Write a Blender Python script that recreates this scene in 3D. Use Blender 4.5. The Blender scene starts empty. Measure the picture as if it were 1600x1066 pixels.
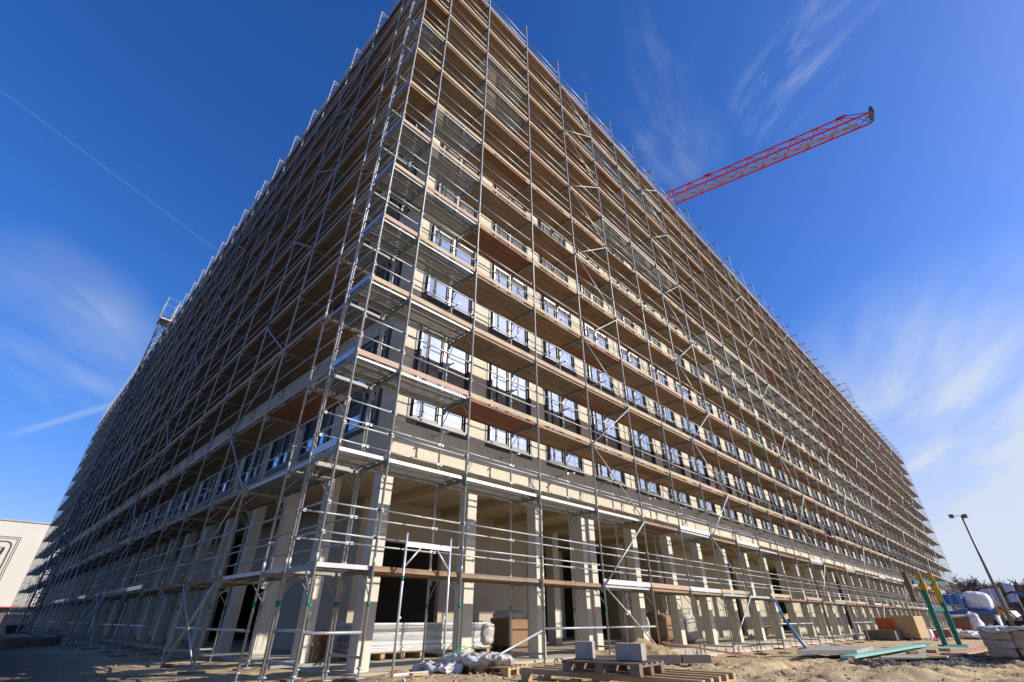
import bpy, bmesh, math, random
from mathutils import Vector, Matrix, noise
random.seed(7)
scene = bpy.context.scene
COL = scene.collection
R = math.radians

# ------------------------------------------------------------------ camera
CAM = Vector((-3.80988, -8.35664, 1.46189))
cF = Vector((0.61200611, 0.60309899, 0.5115859)); cR = Vector((0.70160118, -0.71256949, 0.0007149)); cU = Vector((-0.36497166, -0.35849175, 0.85923184))
cam_d = bpy.data.cameras.new('camera'); cam = bpy.data.objects.new('camera', cam_d); COL.objects.link(cam)
M = Matrix.Identity(4)
for i in range(3):
    M[i][0] = cR[i]; M[i][1] = cU[i]; M[i][2] = -cF[i]; M[i][3] = CAM[i]
cam.matrix_world = M
cam_d.sensor_width = 36.0; cam_d.lens = 727.157 / 1600 * 36
cam_d.clip_start = 0.05; cam_d.clip_end = 3000
scene.camera = cam
scene.view_settings.view_transform = 'Standard'; scene.view_settings.look = 'None'
scene.view_settings.exposure = 0.42; scene.view_settings.gamma = 1.0

# ------------------------------------------------------------------ world and sun
SUN = Vector((0.573, -0.685, 0.446)).normalized()
EL = math.asin(SUN.z); AZ = math.atan2(SUN.x, SUN.y)
world = bpy.data.worlds.new('World'); scene.world = world; world.use_nodes = True
nt = world.node_tree; nt.nodes.clear()
def N(tree, t, **kw):
    n = tree.nodes.new(t)
    for k, v in kw.items():
        if k.startswith('i_'): n.inputs[int(k[2:])].default_value = v
        else: setattr(n, k, v)
    return n
def math_(tree, op, a, b=None, c=None):
    n = tree.nodes.new('ShaderNodeMath'); n.operation = op
    for i, x in enumerate((a, b, c)):
        if x is None: continue
        if isinstance(x, (int, float)): n.inputs[i].default_value = x
        else: tree.links.new(x, n.inputs[i])
    return n.outputs[0]
def mrange(tree, x, a, b, c, d, smooth=False):
    n = tree.nodes.new('ShaderNodeMapRange'); n.clamp = True
    if smooth: n.interpolation_type = 'SMOOTHSTEP'
    tree.links.new(x, n.inputs[0])
    for i, v in enumerate((a, b, c, d)): n.inputs[i + 1].default_value = v
    return n.outputs[0]
def mix(tree, f, a, b, mode='MIX'):
    n = tree.nodes.new('ShaderNodeMix'); n.data_type = 'RGBA'; n.blend_type = mode
    for k, x in ((0, f), (6, a), (7, b)):
        if hasattr(x, 'links'): tree.links.new(x, n.inputs[k])
        elif k == 0: n.inputs[0].default_value = x
        else: n.inputs[k].default_value = (x[0], x[1], x[2], 1)
    return n.outputs[2]
sky = N(nt, 'ShaderNodeTexSky', sky_type='NISHITA', sun_disc=False)
sky.sun_elevation = EL; sky.sun_rotation = AZ
sky.air_density = 1.0; sky.dust_density = 0.6; sky.ozone_density = 3.0; sky.altitude = 100
hs = N(nt, 'ShaderNodeHueSaturation'); hs.inputs['Saturation'].default_value = 1.30; hs.inputs['Hue'].default_value = 0.508
nt.links.new(sky.outputs[0], hs.inputs['Color'])
tc = N(nt, 'ShaderNodeTexCoord')
DIR = tc.outputs['Generated']
def wdot(v):
    n = N(nt, 'ShaderNodeVectorMath', operation='DOT_PRODUCT'); nt.links.new(DIR, n.inputs[0]); n.inputs[1].default_value = v
    return n.outputs['Value']
def pdir(u, v):
    d = cF + cR * ((u - 800) / 727.157) + cU * ((533 - v) / 727.157); return d.normalized()
def blobmask(u, v, r0, r1):
    return mrange(nt, wdot(pdir(u, v)), math.cos(R(r1)), math.cos(R(r0)), 0, 1, True)
def wnoise(u0, v0, u1, v1, sx, sy, scale, detail, rough, dist=0.0):
    # cloud noise, stretched along the great circle through two sky directions
    a = pdir(u0, v0); b = (pdir(u1, v1) - a); b = (b - a * b.dot(a)).normalized(); c = a.cross(b)
    comb = N(nt, 'ShaderNodeCombineXYZ')
    nt.links.new(math_(nt, 'MULTIPLY', wdot(b), sx), comb.inputs[0]); nt.links.new(math_(nt, 'MULTIPLY', wdot(c), sy), comb.inputs[1]); nt.links.new(wdot(a), comb.inputs[2])
    n = N(nt, 'ShaderNodeTexNoise'); nt.links.new(comb.outputs[0], n.inputs['Vector'])
    n.inputs['Scale'].default_value = scale; n.inputs['Detail'].default_value = detail; n.inputs['Roughness'].default_value = rough; n.inputs['Distortion'].default_value = dist
    return n.outputs[0]
def addc(*xs):
    t = xs[0]
    for x in xs[1:]: t = math_(nt, 'ADD', t, x)
    return t
# wisps high above the roof, wisps by the crane, veil low on the right, veil on the left
n1 = wnoise(960, 60, 1060, 240, 1.0, 2.6, 2.6, 10, 0.62, 0.5)
c1 = math_(nt, 'MULTIPLY', math_(nt, 'MULTIPLY', mrange(nt, n1, 0.42, 0.72, 0, 1, True), addc(blobmask(990, 130, 1, 8), blobmask(1060, 230, 1, 6))), 0.16)
n2 = wnoise(1330, 0, 1200, 190, 1.0, 3.6, 3.2, 11, 0.66, 0.7)
c2 = math_(nt, 'MULTIPLY', math_(nt, 'MULTIPLY', mrange(nt, n2, 0.46, 0.70, 0, 1, True), addc(blobmask(1290, 60, 1, 5.5), blobmask(1225, 150, 1, 5.5))), 0.24)
n3 = wnoise(1320, 640, 1600, 480, 1.0, 2.6, 1.9, 8, 0.56, 0.7)
low = mrange(nt, wdot((0, 0, 1)), 0.02, 0.50, 1, 0, True)
c3 = math_(nt, 'MULTIPLY', math_(nt, 'MULTIPLY', mrange(nt, n3, 0.40, 0.62, 0, 1, True), blobmask(1620, 760, 8, 23)), 0.62)
veil = math_(nt, 'MULTIPLY', math_(nt, 'MULTIPLY', low, blobmask(1720, 760, 4, 56)), 0.80)
n4 = wnoise(0, 440, 240, 600, 1.0, 3.0, 2.4, 8, 0.60, 0.6)
c4 = math_(nt, 'MULTIPLY', math_(nt, 'MULTIPLY', mrange(nt, n4, 0.36, 0.66, 0, 1, True), addc(blobmask(60, 500, 2, 9), blobmask(160, 560, 2, 7))), 0.20)
def trail(u0, v0, u1, v1, w, um, vm, r0, r1, k):
    n = pdir(u0, v0).cross(pdir(u1, v1)).normalized()
    d = math_(nt, 'ABSOLUTE', wdot(n))
    return math_(nt, 'MULTIPLY', math_(nt, 'MULTIPLY', mrange(nt, d, 0, w, 1, 0, True), blobmask(um, vm, r0, r1)), k)
t1 = trail(10, 148, 335, 388, 0.0028, 215, 300, 8, 17, 0.055)
t2 = trail(60, 667, 160, 637, 0.0085, 135, 645, 2, 6, 0.22)
cl = math_(nt, 'MINIMUM', addc(c1, c2, c3, veil, c4, t1, t2), 0.9)
blue_sky = mix(nt, 1.0, hs.outputs[0], (1.03, 1.05, 1.27), 'MULTIPLY')
blue_sky = mix(nt, mrange(nt, wdot((0, 0, 1)), 0.0, 0.45, 1, 0, True), blue_sky, mix(nt, 1.0, blue_sky, (0.74, 0.67, 0.76), 'MULTIPLY'))
skyc = mix(nt, cl, blue_sky, (4.5, 5.0, 5.75))
bg = N(nt, 'ShaderNodeBackground'); bg.inputs[1].default_value = 0.115
nt.links.new(skyc, bg.inputs[0])
wo = N(nt, 'ShaderNodeOutputWorld'); nt.links.new(bg.outputs[0], wo.inputs[0])

sl = bpy.data.lights.new('sun', 'SUN'); sl.energy = 5.0; sl.angle = R(0.53); sl.color = (1.0, 0.93, 0.82)
so = bpy.data.objects.new('sun', sl); COL.objects.link(so); so.location = (20, -30, 60)
so.rotation_euler = SUN.to_track_quat('Z', 'Y').to_euler()

# ------------------------------------------------------------------ materials
def new_mat(name):
    m = bpy.data.materials.new(name); m.use_nodes = True
    t = m.node_tree; b = t.nodes['Principled BSDF']
    return m, t, b
def set_bump(t, b, h, strength, dist=0.02):
    n = t.nodes.new('ShaderNodeBump'); n.inputs['Strength'].default_value = strength; n.inputs['Distance'].default_value = dist
    t.links.new(h, n.inputs['Height']); t.links.new(n.outputs[0], b.inputs['Normal'])
def tnoise(t, vec, scale, detail=5, rough=0.6, dist=0.0, stretch=None):
    n = t.nodes.new('ShaderNodeTexNoise'); n.inputs['Scale'].default_value = scale; n.inputs['Detail'].default_value = detail
    n.inputs['Roughness'].default_value = rough; n.inputs['Distortion'].default_value = dist
    if stretch:
        mp = t.nodes.new('ShaderNodeMapping'); mp.inputs['Scale'].default_value = stretch; t.links.new(vec, mp.inputs[0]); vec = mp.outputs[0]
    t.links.new(vec, n.inputs['Vector']); return n.outputs[0]
def objc(t):
    return t.nodes.new('ShaderNodeTexCoord').outputs['Object']
def simple(name, c, c2=None, scale=3.0, rough=0.6, metal=0.0, bump=0.0, island=0.0, stretch=None, spec=None, dist=0.02):
    m, t, b = new_mat(name)
    v = objc(t)
    f = mrange(t, tnoise(t, v, scale, 6, 0.62, 0.3, stretch), 0.3, 0.7, 0, 1)
    c2 = c2 or tuple(x * 0.72 for x in c)
    col = mix(t, f, c, c2)
    if island:
        g = t.nodes.new('ShaderNodeNewGeometry')
        v2 = mrange(t, g.outputs['Random Per Island'], 0, 1, 1 - island, 1 + island)
        mm = t.nodes.new('ShaderNodeVectorMath'); mm.operation = 'SCALE'; t.links.new(col, mm.inputs[0]); t.links.new(v2, mm.inputs['Scale']); col = mm.outputs[0]
    t.links.new(col, b.inputs['Base Color'])
    b.inputs['Roughness'].default_value = rough; b.inputs['Metallic'].default_value = metal
    if spec is not None: b.inputs['Specular IOR Level'].default_value = spec
    if bump: set_bump(t, b, tnoise(t, v, scale * 6, 5, 0.65, 0, stretch), bump, dist)
    return m
galv = simple('galvanised_steel', (0.42, 0.43, 0.43), (0.30, 0.31, 0.31), 4, 0.5, 0.35, 0.05, 0.22)
galv_dull = simple('dull_galvanised_steel', (0.30, 0.30, 0.285), (0.22, 0.22, 0.21), 4, 0.6, 0.2)
galv_edge = simple('deck_edge_steel', (0.46, 0.465, 0.46), (0.36, 0.36, 0.355), 3, 0.5, 0.2, 0.05)
galv_new = simple('new_galvanised_steel', (0.62, 0.63, 0.63), (0.50, 0.50, 0.50), 3, 0.42, 0.4, 0.03)
def wood(name, c, c2, ax, stain=(0.09, 0.07, 0.05), mortar=0.0, isl=0.25):
    m, t, b = new_mat(name); v = objc(t)
    st = (0.6, 9, 9) if ax == 0 else (9, 0.6, 9)
    f = mrange(t, tnoise(t, v, 2.2, 7, 0.65, 0.6, st), 0.32, 0.68, 0, 1); col = mix(t, f, c, c2)
    col = mix(t, mrange(t, tnoise(t, v, 1.3, 7, 0.7, 0.4), 0.50, 0.70, 0, 0.65), col, stain)
    if mortar: col = mix(t, mrange(t, tnoise(t, v, 5.5, 7, 0.75), 0.60, 0.66, 0, mortar), col, (0.46, 0.43, 0.38))
    g = t.nodes.new('ShaderNodeNewGeometry'); v2 = mrange(t, g.outputs['Random Per Island'], 0, 1, 1 - isl, 1 + isl)
    mm = t.nodes.new('ShaderNodeVectorMath'); mm.operation = 'SCALE'; t.links.new(col, mm.inputs[0]); t.links.new(v2, mm.inputs['Scale'])
    t.links.new(mm.outputs[0], b.inputs['Base Color']); b.inputs['Roughness'].default_value = 0.85; b.inputs['Specular IOR Level'].default_value = 0.2
    set_bump(t, b, tnoise(t, v, 6, 6, 0.7, 0, st), 0.35, 0.01)
    return m
def wood_set(ax):
    n = ('', ' lengthwise')[ax]
    return ([wood('plank_wood' + n, (0.30, 0.20, 0.122), (0.195, 0.128, 0.08), ax), wood('weathered_plank_wood' + n, (0.275, 0.205, 0.14), (0.18, 0.135, 0.094), ax, (0.11, 0.09, 0.07), 0.3), wood('red_stained_plank_wood' + n, (0.23, 0.09, 0.058), (0.20, 0.105, 0.065), ax, (0.12, 0.09, 0.06))],
            [wood('toe_board_wood' + n, (0.50, 0.405, 0.28), (0.36, 0.28, 0.185), ax, (0.22, 0.17, 0.12), 0.5), wood('pinkish_toe_board_wood' + n, (0.47, 0.31, 0.245), (0.40, 0.30, 0.225), ax, (0.28, 0.20, 0.15), 0.5)])
WOODS = [wood_set(0), wood_set(1)]
deck_r = WOODS[0][0][2]
tape_r = simple('red_tape', (0.62, 0.03, 0.015), None, 5, 0.5)
tape_g = simple('green_tape', (0.0, 0.20, 0.14), None, 5, 0.5)
new_wood = simple('new_pine', (0.47, 0.31, 0.15), (0.33, 0.215, 0.11), 5, 0.7, 0, 0.2, 0.15, (1, 1, 1))
old_wood = simple('old_pine', (0.20, 0.15, 0.105), (0.12, 0.09, 0.065), 5, 0.85, 0, 0.3, 0.2)
conc = None
def make_concrete():
    m, t, b = new_mat('precast_concrete')
    v = objc(t)
    f = mrange(t, tnoise(t, v, 0.7, 8, 0.65, 0.4), 0.35, 0.68, 0, 1)
    f2 = mrange(t, tnoise(t, v, 9, 4, 0.6, 0, (1, 1, 0.15)), 0.45, 0.75, 0, 0.35)
    col = mix(t, f, (0.60, 0.535, 0.415), (0.49, 0.435, 0.34)); col = mix(t, f2, col, (0.42, 0.365, 0.27))
    st = mrange(t, tnoise(t, v, 1.6, 7, 0.7, 0.3, (1, 1, 0.12)), 0.52, 0.74, 0, 0.5); col = mix(t, st, col, (0.34, 0.30, 0.235))
    sp = t.nodes.new('ShaderNodeSeparateXYZ'); t.links.new(v, sp.inputs[0])
    jt = math_(t, 'LESS_THAN', math_(t, 'FRACT', math_(t, 'DIVIDE', math_(t, 'ADD', math_(t, 'ADD', sp.outputs[0], sp.outputs[1]), 3.05), 5.5)), 0.0035); col = mix(t, math_(t, 'MULTIPLY', jt, 0.8), col, (0.10, 0.09, 0.075))
    t.links.new(col, b.inputs['Base Color']); b.inputs['Roughness'].default_value = 0.88
    set_bump(t, b, tnoise(t, v, 25, 6, 0.7), 0.25, 0.01)
    return m
conc = make_concrete()
col_conc = simple('column_concrete', (0.60, 0.575, 0.47), (0.49, 0.465, 0.38), 1.3, 0.85, 0, 0.3, 0, (1, 1, 0.35))
soffit = simple('soffit_concrete', (0.52, 0.42, 0.27), (0.38, 0.30, 0.19), 0.6, 0.9, 0, 0.2, 0, (1, 0.25, 1))
slab_m = simple('floor_screed', (0.48, 0.44, 0.34), (0.36, 0.32, 0.25), 0.9, 0.9, 0, 0.2)
inner_m = simple('fair_faced_inner_wall', (0.48, 0.42, 0.32), (0.39, 0.34, 0.26), 0.5, 0.9, 0, 0.15)
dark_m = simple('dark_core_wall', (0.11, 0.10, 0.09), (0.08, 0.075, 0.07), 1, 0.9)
insul = simple('pink_insulation_board', (0.62, 0.44, 0.38), (0.50, 0.42, 0.35), 1.3, 0.85, 0, 0.1)
block_m = simple('foundation_block', (0.40, 0.365, 0.30), (0.29, 0.26, 0.215), 6, 0.9, 0, 0.6, 0.12)
frame_dk = simple('dark_window_frame', (0.028, 0.027, 0.028), None, 5, 0.45)
frame_al = simple('aluminium_window_frame', (0.32, 0.32, 0.315), (0.26, 0.26, 0.255), 5, 0.45, 0.35)
def make_glass():
    m, t, b = new_mat('window_glass')
    out = t.nodes['Material Output']
    v = objc(t)
    g = t.nodes.new('ShaderNodeBsdfGlossy'); g.inputs['Roughness'].default_value = 0.015; g.inputs['Color'].default_value = (0.86, 0.90, 0.95, 1)
    bp = t.nodes.new('ShaderNodeBump'); bp.inputs['Strength'].default_value = 0.12; bp.inputs['Distance'].default_value = 0.02
    t.links.new(tnoise(t, v, 1.1, 1, 0.4), bp.inputs['Height']); t.links.new(bp.outputs[0], g.inputs['Normal'])
    ge = t.nodes.new('ShaderNodeNewGeometry')
    bc = mix(t, mrange(t, ge.outputs['Random Per Island'], 0.0, 1.0, 0, 1), (0.04, 0.06, 0.09), (0.24, 0.27, 0.30))
    t.links.new(bc, b.inputs['Base Color']); b.inputs['Roughness'].default_value = 0.7
    mx = t.nodes.new('ShaderNodeMixShader'); fr = t.nodes.new('ShaderNodeFresnel'); fr.inputs[0].default_value = 1.7
    k = mrange(t, fr.outputs[0], 0.06, 0.6, 0.50, 0.95)
    t.links.new(k, mx.inputs[0]); t.links.new(b.outputs[0], mx.inputs[1]); t.links.new(g.outputs[0], mx.inputs[2]); t.links.new(mx.outputs[0], out.inputs[0])
    return m
glass = make_glass()
def make_perf():
    m, t, b = new_mat('perforated_steel_deck')
    out = t.nodes['Material Output']; v = objc(t)
    b.inputs['Metallic'].default_value = 0.3; b.inputs['Roughness'].default_value = 0.5
    f = mrange(t, tnoise(t, v, 3, 5, 0.6), 0.3, 0.7, 0, 1)
    t.links.new(mix(t, f, (0.38, 0.38, 0.36), (0.26, 0.26, 0.245)), b.inputs['Base Color'])
    sp = t.nodes.new('ShaderNodeSeparateXYZ'); t.links.new(v, sp.inputs[0])
    def hole(x, p, d):
        return math_(t, 'LESS_THAN', math_(t, 'FRACT', math_(t, 'DIVIDE', math_(t, 'ADD', x, 50.0), p)), d)
    h = math_(t, 'MULTIPLY', hole(sp.outputs[0], 0.052, 0.46), hole(sp.outputs[1], 0.052, 0.46))
    tr = t.nodes.new('ShaderNodeBsdfTransparent'); mx = t.nodes.new('ShaderNodeMixShader')
    t.links.new(h, mx.inputs[0]); t.links.new(b.outputs[0], mx.inputs[1]); t.links.new(tr.outputs[0], mx.inputs[2]); t.links.new(mx.outputs[0], out.inputs[0])
    return m
perf = make_perf()
def make_ground():
    m, t, b = new_mat('site_dirt'); v = objc(t)
    a = mrange(t, tnoise(t, v, 0.35, 8, 0.62, 0.5), 0.35, 0.65, 0, 1, True)
    c = mix(t, a, (0.60, 0.45, 0.26), (0.46, 0.35, 0.21))
    a2 = mrange(t, tnoise(t, v, 5, 8, 0.7, 0.2), 0.42, 0.68, 0, 1)
    c = mix(t, a2, c, (0.60, 0.46, 0.27))
    a4 = mrange(t, tnoise(t, v, 1.1, 6, 0.7, 1.0), 0.52, 0.66, 0, 0.75, True); c = mix(t, a4, c, (0.30, 0.225, 0.14))
    a3 = mrange(t, tnoise(t, v, 22, 5, 0.7), 0.55, 0.75, 0, 0.55)
    c = mix(t, a3, c, (0.14, 0.105, 0.07))
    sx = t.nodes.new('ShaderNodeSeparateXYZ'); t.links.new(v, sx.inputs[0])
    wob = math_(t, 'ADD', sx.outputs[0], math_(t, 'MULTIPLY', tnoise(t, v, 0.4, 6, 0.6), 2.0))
    c = mix(t, mrange(t, wob, 1.8, -2.2, 0, 1, True), c, (0.15, 0.12, 0.083))  # building shade put into the colour on the left, also cutting bounced light
    t.links.new(c, b.inputs['Base Color']); b.inputs['Roughness'].default_value = 0.96; b.inputs['Specular IOR Level'].default_value = 0.15
    h = math_(t, 'ADD', tnoise(t, v, 3.5, 10, 0.72), math_(t, 'MULTIPLY', tnoise(t, v, 30, 6, 0.7), 0.35))
    set_bump(t, b, h, 0.8, 0.09)
    return m
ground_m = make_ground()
gravel_m = simple('grey_gravel', (0.24, 0.225, 0.21), (0.12, 0.115, 0.11), 40, 0.9, 0, 0.3, 0.45)
sand_m = simple('yellow_sand', (0.47, 0.345, 0.185), (0.34, 0.245, 0.13), 4, 0.95, 0, 0.8, 0, None, 0.1, 0.05)
plastic = simple('wrapping_film', (0.56, 0.54, 0.51), (0.36, 0.34, 0.32), 2.5, 0.35, 0, 0.5, 0, None, 0.6)
plastic_w = simple('white_wrapping_film', (0.80, 0.79, 0.80), (0.70, 0.69, 0.71), 1.2, 0.35, 0, 0.4)
teal = simple('teal_paint', (0.0, 0.17, 0.14), (0.01, 0.13, 0.11), 3, 0.45)
teal_l = simple('pale_teal_board', (0.22, 0.45, 0.39), (0.17, 0.36, 0.32), 3, 0.7)
yellow = simple('yellow_paint', (0.62, 0.38, 0.02), (0.40, 0.22, 0.02), 4, 0.5)
blue = simple('blue_paint', (0.02, 0.11, 0.42), (0.02, 0.085, 0.32), 2, 0.4)
blue_l = simple('light_blue_paint', (0.06, 0.25, 0.55), (0.05, 0.2, 0.46), 4, 0.45)
navy = simple('navy_paint', (0.015, 0.022, 0.06), None, 2, 0.5)
red = simple('crane_red_paint', (0.68, 0.045, 0.03), (0.55, 0.04, 0.03), 1.5, 0.5)
redp = simple('red_plastic', (0.55, 0.05, 0.04), None, 3, 0.5)
orange = simple('orange_plastic', (0.72, 0.14, 0.02), None, 3, 0.5)
black = simple('black_rubber', (0.025, 0.025, 0.026), None, 3, 0.7)
grey_d = simple('dark_grey_steel', (0.13, 0.135, 0.14), None, 2, 0.5, 0.3)
grey_l = simple('light_grey_walkway', (0.42, 0.43, 0.44), None, 2, 0.6, 0.3)
cardb = simple('cardboard', (0.28, 0.165, 0.085), (0.22, 0.13, 0.07), 2, 0.85)
bag_m = simple('woven_bulk_bag', (0.46, 0.42, 0.37), (0.36, 0.32, 0.28), 3, 0.85, 0, 0.3)
sheet_m = simple('stacked_metal_sheets', (0.60, 0.60, 0.57), (0.40, 0.40, 0.39), 4, 0.5, 0.2, 0.2, 0.35, (0.3, 1, 3))
brick_m = simple('wrapped_stone_blocks', (0.42, 0.34, 0.28), (0.27, 0.225, 0.185), 3.5, 0.6, 0, 0.7, 0.2)
ply_g = simple('grey_plywood', (0.34, 0.33, 0.30), (0.26, 0.25, 0.23), 2, 0.8, 0, 0.1)
ply_t = simple('tan_plywood', (0.48, 0.33, 0.17), (0.40, 0.27, 0.13), 2, 0.75, 0, 0.1)
hall_m = None
def make_hall():
    m, t, b = new_mat('corrugated_cladding'); v = objc(t)
    w = t.nodes.new('ShaderNodeTexWave'); w.bands_direction = 'X'; w.inputs['Scale'].default_value = 1.1; w.inputs['Distortion'].default_value = 0; t.links.new(v, w.inputs['Vector'])
    t.links.new(mix(t, mrange(t, tnoise(t, v, 0.05, 3), 0.3, 0.7, 0, 1), (0.56, 0.53, 0.46), (0.50, 0.475, 0.41)), b.inputs['Base Color'])
    b.inputs['Roughness'].default_value = 0.6; set_bump(t, b, w.outputs[0], 0.12, 0.05); return m
hall_m = make_hall()
twig_m = simple('bare_twigs', (0.17, 0.12, 0.10), (0.105, 0.078, 0.07), 0.4, 0.9, 0, 0, 0.4)
bark_m = simple('bark', (0.10, 0.08, 0.065), None, 1, 0.9)
flag_m = simple('flag_cloth', (0.55, 0.60, 0.75), (0.30, 0.36, 0.60), 0.9, 0.8)

# ------------------------------------------------------------------ mesh helpers
class MB:
    def __init__(s): s.v = []; s.f = []; s.m = []; s.s = []
    def face(s, ids, m=0, sm=False): s.f.append(ids); s.m.append(m); s.s.append(sm)
    def obox(s, c, ex, ey, ez, m=0):
        n = len(s.v)
        if ex.cross(ey).dot(ez) < 0: ez = -ez
        for sx in (-1, 1):
            for sy in (-1, 1):
                for sz in (-1, 1): s.v.append(c + ex * sx + ey * sy + ez * sz)
        for q in ((0, 1, 3, 2), (4, 6, 7, 5), (0, 4, 5, 1), (2, 3, 7, 6), (0, 2, 6, 4), (1, 5, 7, 3)): s.face([n + i for i in q], m)
        return s
    def box(s, a, b, m=0):
        a = Vector(a); b = Vector(b); h = (b - a) / 2
        return s.obox((a + b) / 2, Vector((abs(h.x), 0, 0)), Vector((0, abs(h.y), 0)), Vector((0, 0, abs(h.z))), m)
    def bar(s, p, q, w, h, m=0, up=None):
        p = Vector(p); q = Vector(q); d = q - p; L = d.length; d.normalize()
        up = up or (Vector((0, 0, 1)) if abs(d.z) < 0.95 else Vector((1, 0, 0)))
        sx = d.cross(up).normalized(); sz = sx.cross(d)
        return s.obox((p + q) / 2, d * (L / 2), sx * (w / 2), sz * (h / 2), m)
    def tube(s, p, q, r, n=6, m=0, r2=None):
        p = Vector(p); q = Vector(q); d = (q - p).normalized(); r2 = r if r2 is None else r2
        u = d.cross(Vector((0, 0, 1)) if abs(d.z) < 0.95 else Vector((1, 0, 0))).normalized(); w = d.cross(u)
        k = len(s.v)
        for i in range(n):
            a = 2 * math.pi * i / n; o = u * math.cos(a) + w * math.sin(a)
            s.v.append(p + o * r); s.v.append(q + o * r2)
        for i in range(n):
            j = (i + 1) % n; s.face([k + 2 * i, k + 2 * j, k + 2 * j + 1, k + 2 * i + 1], m, n > 5)
        s.face([k + 2 * i for i in range(n)][::-1], m); s.face([k + 2 * i + 1 for i in range(n)], m)
        return s
    def build(s, name, mats, parent=None):
        if not isinstance(mats, (list, tuple)): mats = [mats]
        o0 = parent_loc(parent)
        me = bpy.data.meshes.new(name); me.from_pydata([tuple(Vector(p) - o0) for p in s.v], [], s.f)
        for x in mats: me.materials.append(x)
        me.polygons.foreach_set('material_index', s.m); me.polygons.foreach_set('use_smooth', s.s); me.update()
        o = bpy.data.objects.new(name, me); COL.objects.link(o)
        if parent: o.parent = parent
        return o
def parent_loc(p):
    v = Vector((0, 0, 0))
    while p is not None: v += p.location; p = p.parent
    return v
def tag(o, label=None, cat=None, group=None, kind=None):
    if label: o['label'] = label
    if cat: o['category'] = cat
    if group: o['group'] = group
    if kind: o['kind'] = kind
    return o
def thing(name, label, cat, loc, group=None):
    o = bpy.data.objects.new(name, None); COL.objects.link(o); o.location = loc; o.empty_display_size = 0.3
    return tag(o, label, cat, group)
class Coll:
    'parts of one kind: the nearest 100 become meshes of their own, the rest one mesh'
    def __init__(s, name, mats, parent, limit=100, cap=100): s.n = name; s.mats = mats; s.p = parent; s.l = []; s.lim = limit
    def add(s, pos, fn): s.l.append(((Vector(pos) - CAM).length, len(s.l), fn))
    def done(s):
        s.l.sort(key=lambda t: t[0]); out = []
        if len(s.l) <= s.lim: near, far = s.l, []
        else: near, far = s.l[:s.lim], s.l[s.lim:]
        for _, _, fn in near:
            mb = MB(); fn(mb); out.append(mb.build(s.n, s.mats, s.p))
        if far:
            mb = MB()
            for _, _, fn in far: fn(mb)
            o = mb.build(s.n, s.mats, s.p); o['kind'] = 'stuff'; out.append(o)
        return out

# ------------------------------------------------------------------ ground
def sstep(a, b, x):
    t = max(0, min(1, (x - a) / (b - a))); return t * t * (3 - 2 * t)
def ground_z(x, y):
    z = 0.45 - 0.22 * sstep(9, 17, x)
    z += 0.13 * math.exp(-((x - 1.5) ** 2 / 8 + (y + 0.8) ** 2 / 3))
    z += 0.10 * math.exp(-((x - 3.5) ** 2 / 6 + (y + 2.5) ** 2 / 5))
    z -= 0.06 * sstep(0.5, -3, x)
    if x < 60 and y < 30 and x > -20 and y > -25:
        fade = 1 - sstep(30, 60, x)
        n = noise.noise(Vector((x * 0.45, y * 0.45, 1.7))) * 0.06 + noise.noise(Vector((x * 1.6, y * 1.6, 5.1))) * 0.035 + noise.noise(Vector((x * 4.5, y * 4.5, 9))) * 0.018
        # rutted, dug-over soil in front of the sunlit face
        rough = sstep(-0.6, -1.8, y) * sstep(5.5, 8, x)
        n += rough * (abs(noise.noise(Vector((x * 0.8, y * 1.1, 3)))) * 0.28 + abs(noise.noise(Vector((x * 2.6, y * 2.6, 7)))) * 0.16 - 0.08) * (1 - 0.75 * sstep(15, 19, x) * sstep(-7.5, -5.0, y))
        z += n * fade
        # a ridge of spoil at the lower right
        z += 0.10 * math.exp(-((x - 10.5) ** 2 / 5 + (y + 6.2) ** 2 / 1.0)) * fade
    if x > 1.9 and y > 1.6 and z > 0.42: z = 0.42
    return z
def axis(c0, c1, fine, far):
    a = []; x = c0
    while x < c1: a.append(x); x += fine
    st = fine; x = c1
    while x < far: a.append(x); st *= 1.22; x += st
    a.append(far); lo = []; st = fine; x = c0
    while x > -far: st *= 1.22; x -= st; lo.append(max(x, -far))
    return lo[::-1] + a
gx = axis(-6, 24, 0.13, 1500); gy = axis(-9.5, 8, 0.13, 1500)
mb = MB()
for x in gx:
    for y in gy: mb.v.append((x, y, ground_z(x, y) if abs(x) < 70 and abs(y) < 70 else 0.23 if x > 30 else 0.38))
ny = len(gy)
for i in range(len(gx) - 1):
    for j in range(ny - 1): mb.face([i * ny + j, (i + 1) * ny + j, (i + 1) * ny + j + 1, i * ny + j + 1], 0, True)
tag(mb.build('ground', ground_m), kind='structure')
# gravel heap strip and loose clods
def scatter(name, mat, pts, smin, smax, label_kind='stuff', flat=0.7):
    mb = MB()
    for (x, y, z) in pts:
        s = random.uniform(smin, smax); k = len(mb.v)
        o = Vector((x, y, z)); rot = Matrix.Rotation(random.random() * 6.3, 3, Vector((random.random(), random.random(), random.random() + .01)).normalized())
        for d in ((1, 0, 0), (-1, 0, 0), (0, 1, 0), (0, -1, 0), (0, 0, 1), (0, 0, -1)):
            p = rot @ (Vector(d) * s * random.uniform(0.6, 1.2)); p.z *= flat; mb.v.append(o + p)
        for q in ((0, 2, 4), (2, 1, 4), (1, 3, 4), (3, 0, 4), (2, 0, 5), (1, 2, 5), (3, 1, 5), (0, 3, 5)): mb.face([k + i for i in q])
    o = mb.build(name, mat); o['kind'] = label_kind; return o
pts = []
for _ in range(5200):
    x = random.uniform(12.5, 24); y = -5.2 - (x - 12.5) * 0.12 + random.gauss(0, 0.35)
    pts.append((x, y, ground_z(x, y) + 0.02 + 0.07 * math.exp(-((y + 5.2 + (x - 12.5) * 0.12) / 0.35) ** 2)))
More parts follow.
